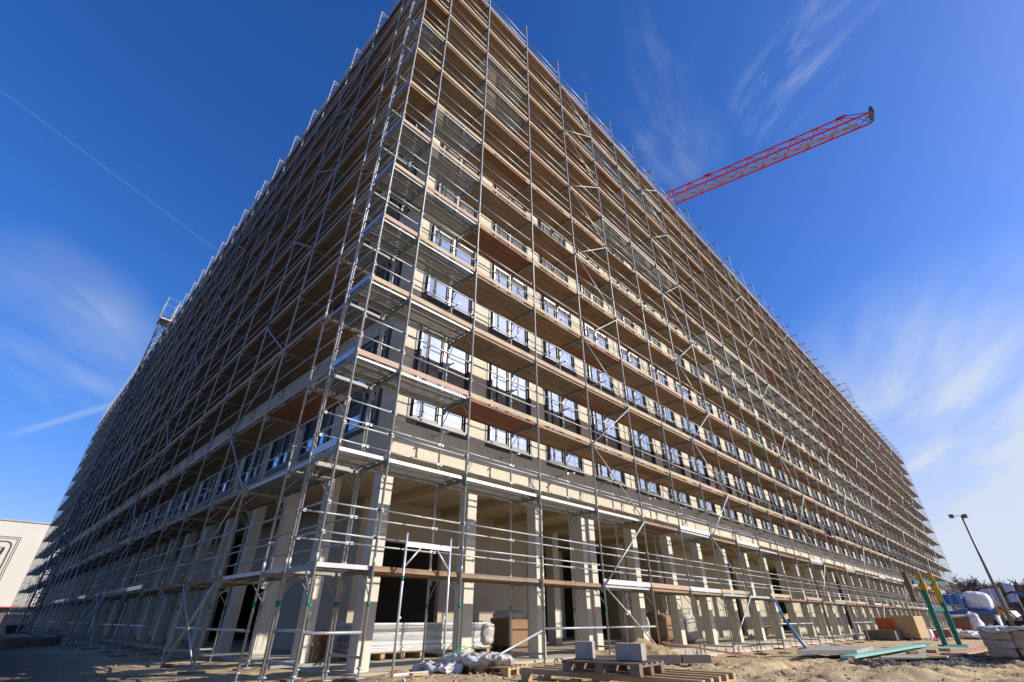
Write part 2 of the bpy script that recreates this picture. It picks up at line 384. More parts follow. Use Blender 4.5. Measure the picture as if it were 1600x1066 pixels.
tag(scatter('gravel', gravel_m, pts, 0.015, 0.055), 'band of dark grey gravel in front of the panels', 'gravel')
pts = []
for _ in range(5000):
    x = random.uniform(-4, 20); y = random.uniform(-7.5, 0.5) if x > 0.5 else random.uniform(-3, 12)
    if (Vector((x, y, 0)) - Vector((CAM.x, CAM.y, 0))).length < 3: continue
    pts.append((x, y, ground_z(x, y)))
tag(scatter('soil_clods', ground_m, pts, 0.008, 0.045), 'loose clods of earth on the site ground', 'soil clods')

pts = [(random.gauss(45.5, 2.2), random.gauss(-2.4, 0.55), 0.27) for _ in range(420)]
tag(scatter('rubble', simple('mixed_rubble', (0.55, 0.22, 0.15), (0.62, 0.56, 0.48), 2.5, 0.8, 0, 0, 0.5), pts, 0.05, 0.2), 'mixed red and white rubble along the far scaffold foot', 'rubble')
pts = []
for _ in range(260):
    x = random.uniform(0.2, 9); y = random.uniform(-2.0, 0.9); pts.append((x, y, ground_z(x, y) + 0.01))
tag(scatter('brick_bits', simple('broken_brick', (0.34, 0.16, 0.10), (0.42, 0.37, 0.30), 2.0, 0.9, 0, 0, 0.4), pts, 0.012, 0.05), 'small bits of broken brick and stone between the standards', 'brick bits')

# ------------------------------------------------------------------ building
WX, WY = 1.98, 1.55           # planes of the two facades
NX, NY = 39, 29               # bays
PITCH = 2.75
EX = 2.26 + PITCH * NX - 0.1; EY = 2.0 + PITCH * NY
SLAB, CEIL, TOP = 0.52, 4.95, 26.35
bld = thing('office_building', 'long cream concrete office building under construction wrapped in scaffolding', 'building', (WX, WY, 0))
def face_pt(side, s, d, z):   # side 0: sunlit facade (s along x), side 1: shaded facade (s along y); d = depth behind facade
    return Vector((s, WY + d, z)) if side == 0 else Vector((WX + d, s, z))
def fbox(mb, side, s0, s1, d0, d1, z0, z1, m=0):
    a = face_pt(side, s0, d0, z0); b = face_pt(side, s1, d1, z1); mb.box((min(a.x, b.x), min(a.y, b.y), z0), (max(a.x, b.x), max(a.y, b.y), z1), m)
def win_span(side, k):        # start and end of window k
    if side == 0: return 2.36 + PITCH * k, 2.36 + PITCH * k + 2.05
    return 2.30 + PITCH * k, 2.30 + PITCH * k + 2.05
FLOORS = [(5.86 + 3.95 * i, (8.92 if i < 2 else 9.25) + 3.95 * i) for i in range(5)]
wall = MB()
for side, n, E_ in ((0, NX, EX), (1, NY, EY)):
    st = WX if side == 0 else WY + 0.4
    d_in = 0.40
    # lower beam and bands between the window rows
    zs = [CEIL] + [z for f in FLOORS for z in f] + [TOP]
    for i in range(0, len(zs), 2): fbox(wall, side, st, E_, 0.0, d_in, zs[i], zs[i + 1])
    for (z0, z1) in FLOORS:
        for k in range(n + 1):
            a = st if k == 0 else win_span(side, k - 1)[1]
            b = win_span(side, k)[0] if k < n else E_
            if b > a: fbox(wall, side, a, b, 0.0, d_in, z0, z1)
        fbox(wall, side, st + 0.4, E_ - 0.4, 0.43, 0.5, z0, z1)
wall.box((WX + 0.4, EY - 0.4, CEIL), (EX, EY, TOP)); wall.box((EX - 0.4, WY + 0.4, CEIL), (EX, EY - 0.4, TOP))
wall.build('wall', conc, bld)
MB().box((WX + 0.1, WY + 0.1, TOP + 0.003), (EX - 0.1, EY - 0.1, TOP + 0.25)).build('roof', conc, bld)
MB().box((WX - 0.05, WY - 0.05, -0.3), (EX, EY, SLAB)).build('floor_slab', slab_m, bld)
mb = MB(); mb.box((WX + 0.41, WY + 0.41, CEIL + 0.05), (EX - 0.41, EY - 0.41, CEIL + 0.4))
mb.build('ceiling', soffit, bld)
# ribs of the precast ceiling
ribs = Coll('ceiling_beam', soffit, bld)
for k in range(NX):
    x = 4.95 + PITCH * k
    ribs.add((x, 5, 5), lambda m, x=x: m.box((x - 0.14, WY + 0.95, CEIL - 0.22), (x + 0.14, 12, CEIL + 0.048)))
ribs.done()
# columns
cols = Coll('column', col_conc, bld)
for k in range(NX + 1):
    x = 2.20 + PITCH * k
    def f(m, x=x, k=k):
        w = 0.16; dp = 0.36
        if k == 3: dp = 0.62; m.box((x - w - 0.30, WY + 0.33, SLAB + 0.003), (x - w - 0.004, WY + 0.80, CEIL - 0.003))
        m.box((x - w, WY + 0.25, SLAB + 0.003), (x + w, WY + 0.25 + dp, CEIL + 0.04))
        m.box((x - w - 0.012, WY + 0.35, SLAB + 0.2), (x - w - 0.001, WY + 0.39, CEIL - 0.2)); m.box((x - w - 0.012, WY + 0.53, SLAB + 0.2), (x - w - 0.001, WY + 0.56, CEIL - 0.2))
    cols.add((x, WY, 2), f)
for k in range(1, NY + 1):
    y = 2.12 + PITCH * k
    def f(m, y=y, k=k):
        m.box((WX + 0.14, y - 0.15, SLAB + 0.003), (WX + 0.48, y + 0.15, CEIL + 0.04))
        m.box((WX + 0.20, y - 0.162, SLAB + 0.2), (WX + 0.23, y - 0.151, CEIL - 0.2)); m.box((WX + 0.36, y - 0.162, SLAB + 0.2), (WX + 0.39, y - 0.151, CEIL - 0.2))
    cols.add((WX, y, 2), f)
cols.done()
icol = Coll('inner_column', col_conc, bld, 60)
for k in range(4, 12):
    icol.add((3 + PITCH * k, 6.6, 2), lambda m, x=3.0 + PITCH * k: m.box((x - 0.2, 6.4, SLAB + 0.003), (x + 0.2, 6.85, CEIL + 0.04)))
for k in range(2):
    icol.add((15 + 4 * k, 10.6, 2), lambda m, x=15 + 4.2 * k: m.box((x - 0.2, 10.4, SLAB + 0.003), (x + 0.2, 10.85, CEIL + 0.04)))
icol.done()
# inner walls of the ground floor
iw = Coll('inner_wall', inner_m, bld)
def iwall(x0, y0, x1, y1, z0=SLAB + 0.004, z1=CEIL + 0.045):
    iw.add(((x0 + x1) / 2, (y0 + y1) / 2, 2), lambda m: m.box((x0, y0, z0), (x1, y1, z1)))
for i in range(4):
    iwall(7.7 + i * 1.15, 6.6, 7.7 + i * 1.15 + 1.14, 6.8)          # panelled wall behind the second bay
iwall(4.3, 6.6, 5.0, 6.8); iwall(5.0, 6.6, 7.69, 6.8, 3.7)
iwall(4.3, 6.81, 4.5, 13.5); iwall(4.3, 13.51, 4.5, 16.0, 3.2); iwall(4.3, 19.5, 4.5, 40); iwall(4.3, 42, 4.5, 78)
iwall(21.5, 5.4, 21.7, 9); 
for k in range(9):
    iwall(22 + k * 9, 5.2, 28.5 + k * 9, 5.4)
iw.done()
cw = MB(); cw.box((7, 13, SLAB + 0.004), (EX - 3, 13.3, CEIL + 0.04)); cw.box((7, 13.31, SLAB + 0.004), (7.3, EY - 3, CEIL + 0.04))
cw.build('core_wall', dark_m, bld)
# foundation edge of the slab
fe = Coll('foundation_block', [block_m, insul], bld)
x = 9.6
while x < 60:
    fe.add((x, 1.7, 0.4), lambda m, x=x: (m.box((x, WY - 0.24, 0.31), (x + 0.60, WY - 0.055, SLAB + 0.012), 0), m.box((x, WY - 0.27, -0.1), (x + 0.60, WY - 0.056, 0.305), 1)))
    x += 0.615
fe.done()
# windows
def window(mb, side, k, z0, z1, parts='f'):
    a, b = win_span(side, k); d0 = -0.02
    if parts == 'f':
        fw = 0.085
        fbox(mb, side, a, b, d0, 0.30, z0 - 0.07, z0 + 0.14, 0); fbox(mb, side, a, b, 0.05, 0.30, z1 - 0.09, z1, 0)
        fbox(mb, side, a, a + fw, d0, 0.30, z0 + 0.142, z1 - 0.092, 0); fbox(mb, side, b - fw, b, d0, 0.30, z0 + 0.142, z1 - 0.092, 0)
        for e in (a + 0.12,): fbox(mb, side, e, e + 0.05, -0.09, 0.02, z0 + 0.15, z1 - 0.10, 1)
        c = a + 1.05
        fbox(mb, side, c - 0.04, c + 0.04, 0.0, 0.29, z0 + 0.142, z1 - 0.092, 1)
        for (p, q) in ((a + fw + 0.002, c - 0.042), (c + 0.042, b - fw - 0.002)):
            for (r0, r1) in ((p, p + 0.05), (q - 0.05, q)): fbox(mb, side, r0, r1, 0.03, 0.12, z0 + 0.144, z1 - 0.094, 0)
            fbox(mb, side, p + 0.052, q - 0.052, 0.03, 0.12, z0 + 0.144, z0 + 0.21, 0)
            fbox(mb, side, p + 0.052, q - 0.052, 0.04, 0.11, z0 + 1.05, z0 + 1.10, 0)
            fbox(mb, side, p + 0.052, q - 0.052, 0.03, 0.12, z1 - 0.16, z1 - 0.096, 1)
        fbox(mb, side, (a + c) / 2 - 0.02, (a + c) / 2 + 0.02, 0.04, 0.10, z0 + 0.212, z1 - 0.162, 0)
    else:
        c = a + 1.05
        for (p, q) in ((a + 0.135, c - 0.09), (c + 0.09, b - 0.135)): fbox(mb, side, p, q, 0.07, 0.09, z0 + 0.17, z1 - 0.15, 0)
wins = []
for side, n in ((0, NX), (1, NY)):
    for k in range(n):
        for fi, (z0, z1) in enumerate(FLOORS):
            c = face_pt(side, win_span(side, k)[0] + 1, 0, z0 + 1.5)
            wins.append(((c - CAM).length * (1 if fi < 2 else 1.5 if fi == 2 else 4), side, k, z0, z1))
wins.sort()
fr = MB(); gl = MB()
for i, (_, side, k, z0, z1) in enumerate(wins):
    if i < 100:
        m1 = MB(); window(m1, side, k, z0, z1); wo_ = m1.build('window', [frame_dk, frame_al], bld)
        m2 = MB(); window(m2, side, k, z0, z1, 'g'); m2.build('pane', glass, wo_)
    else: window(fr, side, k, z0, z1)
    if i >= 100: window(gl, side, k, z0, z1, 'g')
o = fr.build('window', [frame_dk, frame_al], bld); o['kind'] = 'stuff'
g = gl.build('pane', glass, o); g['kind'] = 'stuff'

# ------------------------------------------------------------------ scaffolding
W = 1.09
def zl(l): return 2.25 + 2 * (l - 1)
def scaffold(side, lines, label, braces, steel, first_gap):
    root = thing('scaffold', label, 'scaffold', (lines[0], 0, 0) if side == 0 else (0, lines[0], 0))
    T = (lambda s, d, z: Vector((s, d, z))) if side == 0 else (lambda s, d, z: Vector((d, s, z)))
    rnd = random.Random(11 + side)
    NL = 13
    std = Coll('standard', [galv, tape_r, tape_g], root); trans = Coll('transom', galv_dull, root); rails = Coll('guard_rail', [galv, tape_r, tape_g], root)
    toes = Coll('toe_board', WOODS[side][1] + [galv_new], root); decks = Coll('platform', WOODS[side][0] + [galv_edge, perf, galv_dull], root)
    brc = Coll('diagonal_brace', galv, root); jack = Coll('base_jack', [galv, old_wood], root); ties = Coll('wall_tie', galv_new, root)
    for i, s in enumerate(lines):
        for d in (0.0, W):
            gz = ground_z(*(T(s, d, 0).xy)) if not (T(s, d, 0).x > WX - 0.1 and T(s, d, 0).y > WY - 0.1) else SLAB
            far = i > 12
            def f(m, s=s, d=d, gz=gz, i=i, far=far):
                r = 0.0250 if not far else 0.0245
                m.tube(T(s, d, gz + 0.18), T(s, d, 28.45), r, 8 if not far else 5)
                if not far:
                    for l in range(1, NL + 1):
                        z = zl(l)
                        m.tube(T(s, d, z + 0.04), T(s, d, z + 0.16), r + 0.006, 8)      # spigot joint
                        for h in (0.5, 1.0): m.tube(T(s, d, z + h - 0.025), T(s, d, z + h + 0.035), r + 0.012, 6)
                        if rnd.random() < (0.95 if l == 1 else 0.22):
                            h = -0.62 if l == 1 else -0.3 + rnd.uniform(-0.2, 0.6)
                            m.tube(T(s, d, z + h), T(s, d, z + h + 0.09), r + 0.003, 8, 2 if l < 3 or rnd.random() < 0.3 else 1)
            std.add(T(s, d, 8), f)
            def f(m, s=s, d=d, gz=gz):
                m.tube(T(s, d, gz + 0.05), T(s, d, gz + 0.22), 0.017, 6); m.tube(T(s, d, gz + 0.16), T(s, d, gz + 0.19), 0.045, 6)
                c = T(s, d, gz + 0.045); m.obox(c, Vector((0.075, 0, 0)), Vector((0, 0.075, 0)), Vector((0, 0, 0.006)))
                c = T(s, d, gz + 0.018); m.obox(c, T(0.14, 0, 0), T(0, 0.24, 0), Vector((0, 0, 0.02)), 1)
            jack.add(T(s, d, 0.5), f)
        gap = (WY if side == 0 else WX)
        for l in range(2, NL):
            if s < 3 or rnd.random() > 0.75: continue
            z = zl(l) + 1.35 + rnd.uniform(-0.15, 0.15); o = rnd.uniform(0.05, 0.12)
            ties.add(T(s, W, z), lambda m, s=s, z=z, o=o, gap=gap: (m.tube(T(s + o, W - 0.25, z), T(s + o, gap - 0.003, z), 0.0242, 6), m.obox(T(s + o * .5, W, z), T(0.05, 0, 0), T(0, 0.045, 0), Vector((0, 0, 0.035))), m.obox(T(s + o, gap - 0.03, z), T(0.045, 0, 0), T(0, 0.027, 0), Vector((0, 0, 0.045)))))
        for l in range(0, NL + 2):
            z = zl(l) if l < 14 else 28.42
            if l == 0:
                gz = ground_z(*(T(s, 0, 0).xy)) + 0.32
                trans.add(T(s, W / 2, gz), lambda m, s=s, gz=gz: m.bar(T(s, 0.03, gz), T(s, W - 0.03, gz), 0.03, 0.04)); continue
            def f(m, s=s, z=z, l=l):
                m.bar(T(s, 0.02, z - 0.06), T(s, W - 0.02, z - 0.06), 0.05, 0.075)
                if l < 14:
                    m.tube(T(s, 0.02, z - 0.46), T(s, 0.32, z - 0.09), 0.014, 4); m.tube(T(s, W - 0.02, z - 0.46), T(s, W - 0.32, z - 0.09), 0.014, 4)
                    m.obox(T(s, 0.06, z - 0.13), T(0.012, 0, 0), T(0, 0.05, 0), Vector((0, 0, 0.05))); m.obox(T(s, W - 0.06, z - 0.13), T(0.012, 0, 0), T(0, 0.05, 0), Vector((0, 0, 0.05)))
                else:
                    m.tube(T(s, 0.02, z - 0.36), T(s, 0.26, z - 0.09), 0.014, 4)
            trans.add(T(s, W / 2, z), f)
    for i in range(len(lines) - 1):
        a, b = lines[i], lines[i + 1]; c = (a + b) / 2
        if side == 1 and i == 0 and False: continue
        for l in range(1, NL + 1):
            z = zl(l)
            kind = steel(i, l)
            j = [rnd.uniform(-0.008, 0.008) for _ in range(6)]
            mat = 0 if noise.noise(Vector((i * 0.7, l * 0.9, side * 9))) > -0.12 else 1
            if noise.noise(Vector((i * 0.23 + 40, l * 1.7, side * 5 + 3))) > 0.50 or rnd.random() < 0.035: mat = 2
            mats3 = [mat if rnd.random() < 0.85 else rnd.choice((0, 1, 2)) for _ in range(3)]
            def f(m, a=a, b=b, z=z, kind=kind, j=j, mats3=mats3):
                for q in range(3):
                    d0 = 0.055 + q * 0.328; d1 = d0 + 0.314
                    if kind:
                        m.obox(T((a + b) / 2, (d0 + d1) / 2, z + 0.025), T((b - a) / 2 - 0.03, 0, 0), T(0, 0.15, 0), Vector((0, 0, 0.002)), 4)
                        for dd in (d0 + 0.006, d1 - 0.006): m.obox(T((a + b) / 2, dd, z - 0.008), T((b - a) / 2 - 0.03, 0, 0), T(0, 0.006, 0), Vector((0, 0, 0.036)), 3 if dd < 0.1 else 5)
                        for s in (a + 0.05, b - 0.05): m.obox(T(s, (d0 + d1) / 2, z + 0.006), T(0.018, 0, 0), T(0, 0.142, 0), Vector((0, 0, 0.014)), 5)
                        for q2 in (1, 2): m.obox(T((a + b) / 2, d0 + q2 * 0.105, z + 0.010), T((b - a) / 2 - 0.08, 0, 0), T(0, 0.008, 0), Vector((0, 0, 0.011)), 5)
                    else:
                        m.obox(T((a + b) / 2, (d0 + d1) / 2, z + 0.003 + j[q]), T((b - a) / 2 - 0.012, 0, 0), T(0, 0.1545, 0), Vector((0, 0, 0.023)), mats3[q])
                if not kind:
                    for dd in (0.051, 1.040): m.obox(T((a + b) / 2, dd, z - 0.030), T((b - a) / 2 - 0.03, 0, 0), T(0, 0.003, 0), Vector((0, 0, 0.026)), mats3[0])
            decks.add(T(c, 0.5, z), f)
            # toe board
            if l == 1: p = 0.0 if i < 4 else 0.55
            elif l == 2: p = 0.0 if i < 5 else 0.5
            else: p = 0.94
            if side == 0 and i == 0 and l == 2: p = 0
            if rnd.random() < p:
                tm = 1 if noise.noise(Vector((i * 0.5 + 7, l * 1.3, 2))) > 0.12 else 0
                if l <= 2 and rnd.random() < 0.4: tm = 2
                dz = [rnd.uniform(-0.012, 0.012) for _ in range(2)]
                toes.add(T(c, 0, z), lambda m, a=a, b=b, z=z, tm=tm, dz=dz: m.bar(T(a + 0.03, 0.022, z + 0.10 + dz[0]), T(b - 0.03, 0.022, z + 0.10 + dz[1]), 0.028, 0.125, tm))
            # guard rails
            hs_ = [(0.045, 0.5), (0.045, 1.0)]
            if l <= 2: hs_ += [(W - 0.045, 0.5), (W - 0.045, 1.0)]
            for (d, h) in hs_:
                if l == 2 and side == 0 and i > 9 and d > 0.5: continue
                e = [rnd.uniform(-0.015, 0.015) for _ in range(2)]; tp = rnd.random()
                def f(m, a=a, b=b, d=d, z=z + h, e=e, tp=tp, i=i):
                    n = 6 if i < 10 else 4
                    m.tube(T(a + 0.03, d, z + e[0] * 0.5), T(b - 0.03, d, z + e[1] * 0.5), 0.0185 if i < 8 else 0.0165, n)
                    if i < 8:
                        for s in (a + 0.05, b - 0.05): m.obox(T(s, d - 0.004, z), T(0.03, 0, 0), T(0, 0.008, 0), Vector((0, 0, 0.028)))
                    if tp < 0.14:
                        s = a + (b - a) * 0.5; m.tube(T(s - 0.06, d, z), T(s + 0.06, d, z), 0.018, n, 1 if tp < 0.1 else 2)
                rails.add(T(c, d, z + h), f)
        # low rail in the base lift
        if (side == 0 and i in (0, 3, 4, 9, 10, 14, 15, 16, 20, 21)) or (side == 1 and i > 0 and i % 4 != 3):
            rails.add(T(c, 0, 1.25), lambda m, a=a, b=b: m.tube(T(a + 0.03, 0.03, 1.25), T(b - 0.03, 0.03, 1.25), 0.0242, 8))
        # diagonal zigzag
        if i in braces:
            par = braces[i]
            for l in range(0, NL):
                z0, z1 = (zl(l) if l else 0.62) , zl(l + 1)
                lo, hi = (b, a) if (l + par) % 2 == 0 else (a, b)
                brc.add(T(c, 0, z0), lambda m, lo=lo, hi=hi, z0=z0, z1=z1: m.tube(T(lo, -0.045, z0), T(hi, -0.045, z1 - 0.05), 0.0215, 6))
    # end rails across the scaffold
    for l in range(1, NL + 1):
        for s in ((lines[0],) if side == 0 else ()) + (lines[-1],):
            for h in (0.5, 1.0): rails.add(T(s, 0.5, zl(l) + h), lambda m, s=s, z=zl(l) + h: m.tube(T(s - 0.03, 0.02, z), T(s - 0.03, W - 0.02, z), 0.0165, 6))
            if l > 1: toes.add(T(s, 0.5, zl(l)), lambda m, s=s, z=zl(l): m.bar(T(s - 0.035, 0.04, z + 0.105), T(s - 0.035, W - 0.04, z + 0.105), 0.025, 0.15, 2))
    return root, (std, trans, rails, toes, decks, brc, jack, ties), T
linesR = [0.0, 1.09] + [3.16 + 2.57 * k for k in range(42)]
linesL = [1.215, 2.28, 4.85] + [7.42 + 2.57 * k for k in range(6)]
linesL += [linesL[-1] + 1.335 + 2.57 * k for k in range(25)]
def steelR(i, l):
    if i == 0: return l <= 7 or l == 10
    if i == 1: return 2 <= l <= 7 or l == 8
    if l == 2: return i < 5 or i % 3 == 0
    if l == 1: return i in (4, 7, 8, 13)
    if i == 2: return l in (10, 11)
    return (l in (7, 8) and 9 <= i <= 17) or (l in (5, 6) and 17 <= i <= 24) or (l in (9, 12) and i in (5, 6, 7, 26, 27))
def steelL(i, l):
    if i == 0: return l != 9
    if i == 1: return l in (1, 2)
    return l in (6,) and 12 < i < 16
brR = {4: 0, 7: 1, 12: 0, 17: 1, 22: 0, 27: 1, 32: 0, 37: 1}
brL = {2: 1, 7: 1, 12: 0, 17: 1, 22: 0, 27: 1}
rootR, CR, TR = scaffold(0, linesR, 'tall steel scaffold with plank decks along the sunlit long facade', brR, steelR, 0)
rootL, CL, TL = scaffold(1, linesL, 'tall steel scaffold along the shaded left facade', brL, steelL, 0)
# scaffold extras: leaning tube, raised frame near the far end of the roof
std, trans, rails, toes, decks, brc, jack, _t = CR
brc.add((4, 0, 1), lambda m: m.tube((linesR[3], 0.03, 1.22), (3.35, -0.25, 0.62), 0.0242, 8))
for s in (29, 30):
    for d in (0, W): std.add(TR(linesR[s], d, 29.5), lambda m, s=s, d=d: m.tube(TR(linesR[s], d, 28.4), TR(linesR[s], d, 30.4), 0.03, 5))
    trans.add(TR(linesR[s], .5, 30.4), lambda m, s=s: m.bar(TR(linesR[s], 0, 30.38), TR(linesR[s], W, 30.38), 0.05, 0.06))
for h in (28.9, 29.4, 30.3): rails.add((85, 0, h), lambda m, h=h: m.tube(TR(linesR[29], 0, h), TR(linesR[30], 0, h), 0.02, 4))
std2, trans2, rails2, toes2, decks2, brc2, jack2, _t2 = CL
rails2.add(TL(1.15, 0, 1.0), lambda m: m.tube((0.03, 0.03, 1.28), (0.03, W, 1.28), 0.024, 6))
brc2.add((0, 6, 1), lambda m: m.tube((-0.05, 4.85, 2.15), (-0.25, 6.25, 0.5), 0.028, 8))
for c_ in CR + CL: c_.done()

# hoist mast at the left scaffold
hx, hy = -0.42, 44.0
hm = thing('hoist_mast', 'grey lattice hoist mast standing against the shaded scaffold', 'hoist', (hx, hy, 0.3))
mb = MB()
for dx in (-0.3, 0.3):
    for dy in (-0.3, 0.3): mb.tube((hx + dx, hy + dy, 0.3), (hx + dx, hy + dy, 28.0), 0.045, 5)
z = 0.5
while z < 27:
    for (p, q) in (((-0.3, -0.3), (0.3, -0.3)), ((-0.3, -0.3), (-0.3, 0.3)), ((0.3, -0.3), (0.3, 0.3)), ((-0.3, 0.3), (0.3, 0.3))):
        mb.tube((hx + p[0], hy + p[1], z), (hx + q[0], hy + q[1], z + 0.75), 0.022, 4); mb.tube((hx + p[0], hy + p[1], z + .75), (hx + q[0], hy + q[1], z + 0.75), 0.022, 4)
    z += 0.75
mb.build('mast', grey_d, hm)
mb = MB()
mb.box((hx - 0.5, hy - 0.8, 26.9), (hx + 0.5, hy + 0.8, 27.0))
for dx in (-0.5, 0.5):
    for dy in (-0.8, 0, 0.8): mb.tube((hx + dx, hy + dy, 27), (hx + dx, hy + dy, 29.4), 0.03, 4)
    for z in (27.5, 28.1, 29.3): mb.tube((hx + dx, hy - 0.8, z), (hx + dx, hy + 0.8, z), 0.025, 4)
for dy in (-0.8, 0.8): mb.tube((hx - 0.5, hy + dy, 29.3), (hx + 0.5, hy + dy, 29.3), 0.025, 4)
mb.build('hoist_platform', galv_new, hm)
mb = MB()
for k in range(7): 
    z = 3 + k * 3.9; mb.bar((hx, hy, z), (0.1, hy - 0.6, z), 0.06, 0.06); mb.bar((hx, hy, z), (0.1, hy + 0.6, z), 0.06, 0.06)
mb.build('wall_tie', grey_d, hm)

# ------------------------------------------------------------------ tower crane
H = 50.6
tip = Vector((48.15, -14.53, H)); dirj = (Vector((43.54, 8.16, H)) - tip).normalized(); side_ = Vector((0, 0, 1)).cross(dirj).normalized()
crane = thing('tower_crane', 'red lattice tower crane with its jib reaching out over the building', 'crane', tuple(tip + dirj * 62 - Vector((0, 0, H))))
PL, NP = 2.5, 26
bw, th = 0.82, 1.85
mbj = MB(); mbt = MB()
def J(t, s, z): return tip + dirj * t + side_ * s + Vector((0, 0, z))
Lj = PL * 24.5
for s in (-bw, bw): mbj.bar(J(-0.2, s, 0), J(Lj, s, 0), 0.16, 0.16)
mbj.bar(J(1.6, 0, th), J(Lj, 0, th), 0.14, 0.14)
for k in range(24):
    t = 1.2 + PL * k
    for s in (-bw, bw):
        mbj.tube(J(t, s, 0), J(t + PL / 2, 0, th), 0.06, 5); mbj.tube(J(t + PL / 2, 0, th), J(t + PL, s, 0), 0.06, 5)
    mbj.tube(J(t, -bw, 0), J(t, bw, 0), 0.04, 5); mbj.tube(J(t, -bw, 0), J(t + PL, bw, 0), 0.03, 4); mbj.tube(J(t + PL / 2, -bw, 0), J(t + PL / 2, bw, 0), 0.03, 4)
for t in (1.7, 17.0): mbj.bar(J(t, 0, th + 0.05), J(t + 1.0, 0, th + 0.12), 0.22, 0.22)
mbj.build('jib', red, crane)
MB().bar(J(1.2, -0.18, 0.1), J(Lj, -0.18, 0.1), 0.42, 0.03).build('jib_walkway', grey_l, crane)
mb = MB(); mb.bar(J(-0.45, 0, 0.5), J(-0.2, 0, 0.5), 1.6, 0.9); mb.tube(J(0.0, -0.6, 0.3), J(0.0, -0.6, 1.4), 0.03, 5); mb.tube(J(-0.2, -0.8, 0), J(1.2, 0.8, 0), 0.05, 5); mb.tube(J(-0.2, 0.8, 0), J(1.2, -0.8, 0), 0.05, 5); mb.tube(J(-0.2, 0, 0.9), J(1.7, 0, th), 0.05, 5)
mb.build('jib_head', grey_d, crane)
MB().tube(J(1.0, 0.1, -0.45), J(Lj, 0.1, -0.25), 0.018, 4).build('hoist_rope', grey_d, crane)
mc = tip + dirj * 62
mb = MB()
for a in (-0.9, 0.9):
    for b in (-0.9, 0.9): mb.bar(mc + Vector((a, b, -H + 0.2)), mc + Vector((a, b, 3)), 0.2, 0.2)
z = -H + 0.5
while z < 2:
    for (p, q) in (((-.9, -.9), (.9, -.9)), ((.9, -.9), (.9, .9)), ((.9, .9), (-.9, .9)), ((-.9, .9), (-.9, -.9))):
        mb.tube(mc + Vector((p[0], p[1], z)), mc + Vector((q[0], q[1], z + 1.8)), 0.06, 4)
    z += 1.8
mb.build('mast', red, crane)
mb = MB(); mb.bar(mc, mc + dirj * 16, 1.4, 0.5); mb.build('counter_jib', red, crane)
mb = MB(); mb.bar(mc + dirj * 13 - Vector((0, 0, 1.5)), mc + dirj * 16 - Vector((0, 0, 1.5)), 1.4, 2.6); mb.build('counterweight', grey_l, crane)

# ------------------------------------------------------------------ street lamp
lx, ly = 67.51, -5.87
lamp = thing('street_lamp', 'tall grey floodlight pole with two lamp heads at the right', 'street lamp', (lx, ly, 0.2))
MB().tube((lx, ly, 0.2), (lx, ly, 10.95), 0.16, 10, 0, 0.08).build('pole', grey_d, lamp)
MB().tube((lx - 0.55, ly + 0.75, 10.95), (lx + 0.1, ly - 0.1, 10.95), 0.035, 6).build('crossarm', grey_d, lamp)
for (dx, dy) in ((-0.6, 0.8), (0.2, -0.25)):
    mb = MB(); mb.obox(Vector((lx + dx, ly + dy, 10.90)), Vector((0.24, 0.0, -0.08)), Vector((0, 0.20, 0)), Vector((0.03, 0, 0.10))); mb.build('lamp_head', grey_d, lamp)

# ------------------------------------------------------------------ objects near the scaffold
def crease(q, f, s):
    a = 1 - abs(noise.noise(q * f + Vector((s, 0, 0)))) * 2; b = 1 - abs(noise.noise(q * f * 2.3 + Vector((s, 5, 0)))) * 2; c = 1 - abs(noise.noise(q * f * 5 + Vector((s, 9, 0)))) * 2
    return a * 0.55 + b * 0.3 + c * 0.18 - 0.5
def solid_blob(name, mat, c, half, amp, freq, seed, parent=None, cuts=10, flatbottom=True, square=3.0, ang=0.0, cr=0.0):
    bm = bmesh.new(); bmesh.ops.create_cube(bm, size=2); bmesh.ops.subdivide_edges(bm, edges=bm.edges[:], cuts=cuts, use_grid_fill=True)
    rot = Matrix.Rotation(ang, 3, 'Z'); o0 = parent_loc(parent)
    for v in bm.verts:
        p = v.co.copy(); n = (abs(p.x) ** square + abs(p.y) ** square + abs(p.z) ** square) ** (1 / square); p = p / n * 1.0
        q = Vector((p.x * half[0], p.y * half[1], p.z * half[2]))
        nn = noise.noise_vector(q * freq + Vector((seed, 0, 0))) * amp + noise.noise_vector(q * freq * 3 + Vector((seed, 3, 0))) * amp * 0.45
        if cr: nn += p.normalized() * crease(q, freq * 1.6, seed) * cr
        if flatbottom and p.z < -0.55: nn.z = 0
        v.co = rot @ (q + nn) + Vector(c) - o0
    me = bpy.data.meshes.new(name); bm.to_mesh(me); bm.free()
    for p in me.polygons: p.use_smooth = True
    me.materials.append(mat); o = bpy.data.objects.new(name, me); COL.objects.link(o)
    if parent: o.parent = parent
    return o
def rotbox(mb, c, h, ang, m=0, tilt=0.0):
    c = Vector(c); rx = Matrix.Rotation(ang, 3, 'Z') @ Matrix.Rotation(tilt, 3, 'Y')
    mb.obox(c, rx @ Vector((h[0], 0, 0)), rx @ Vector((0, h[1], 0)), rx @ Vector((0, 0, h[2])), m)
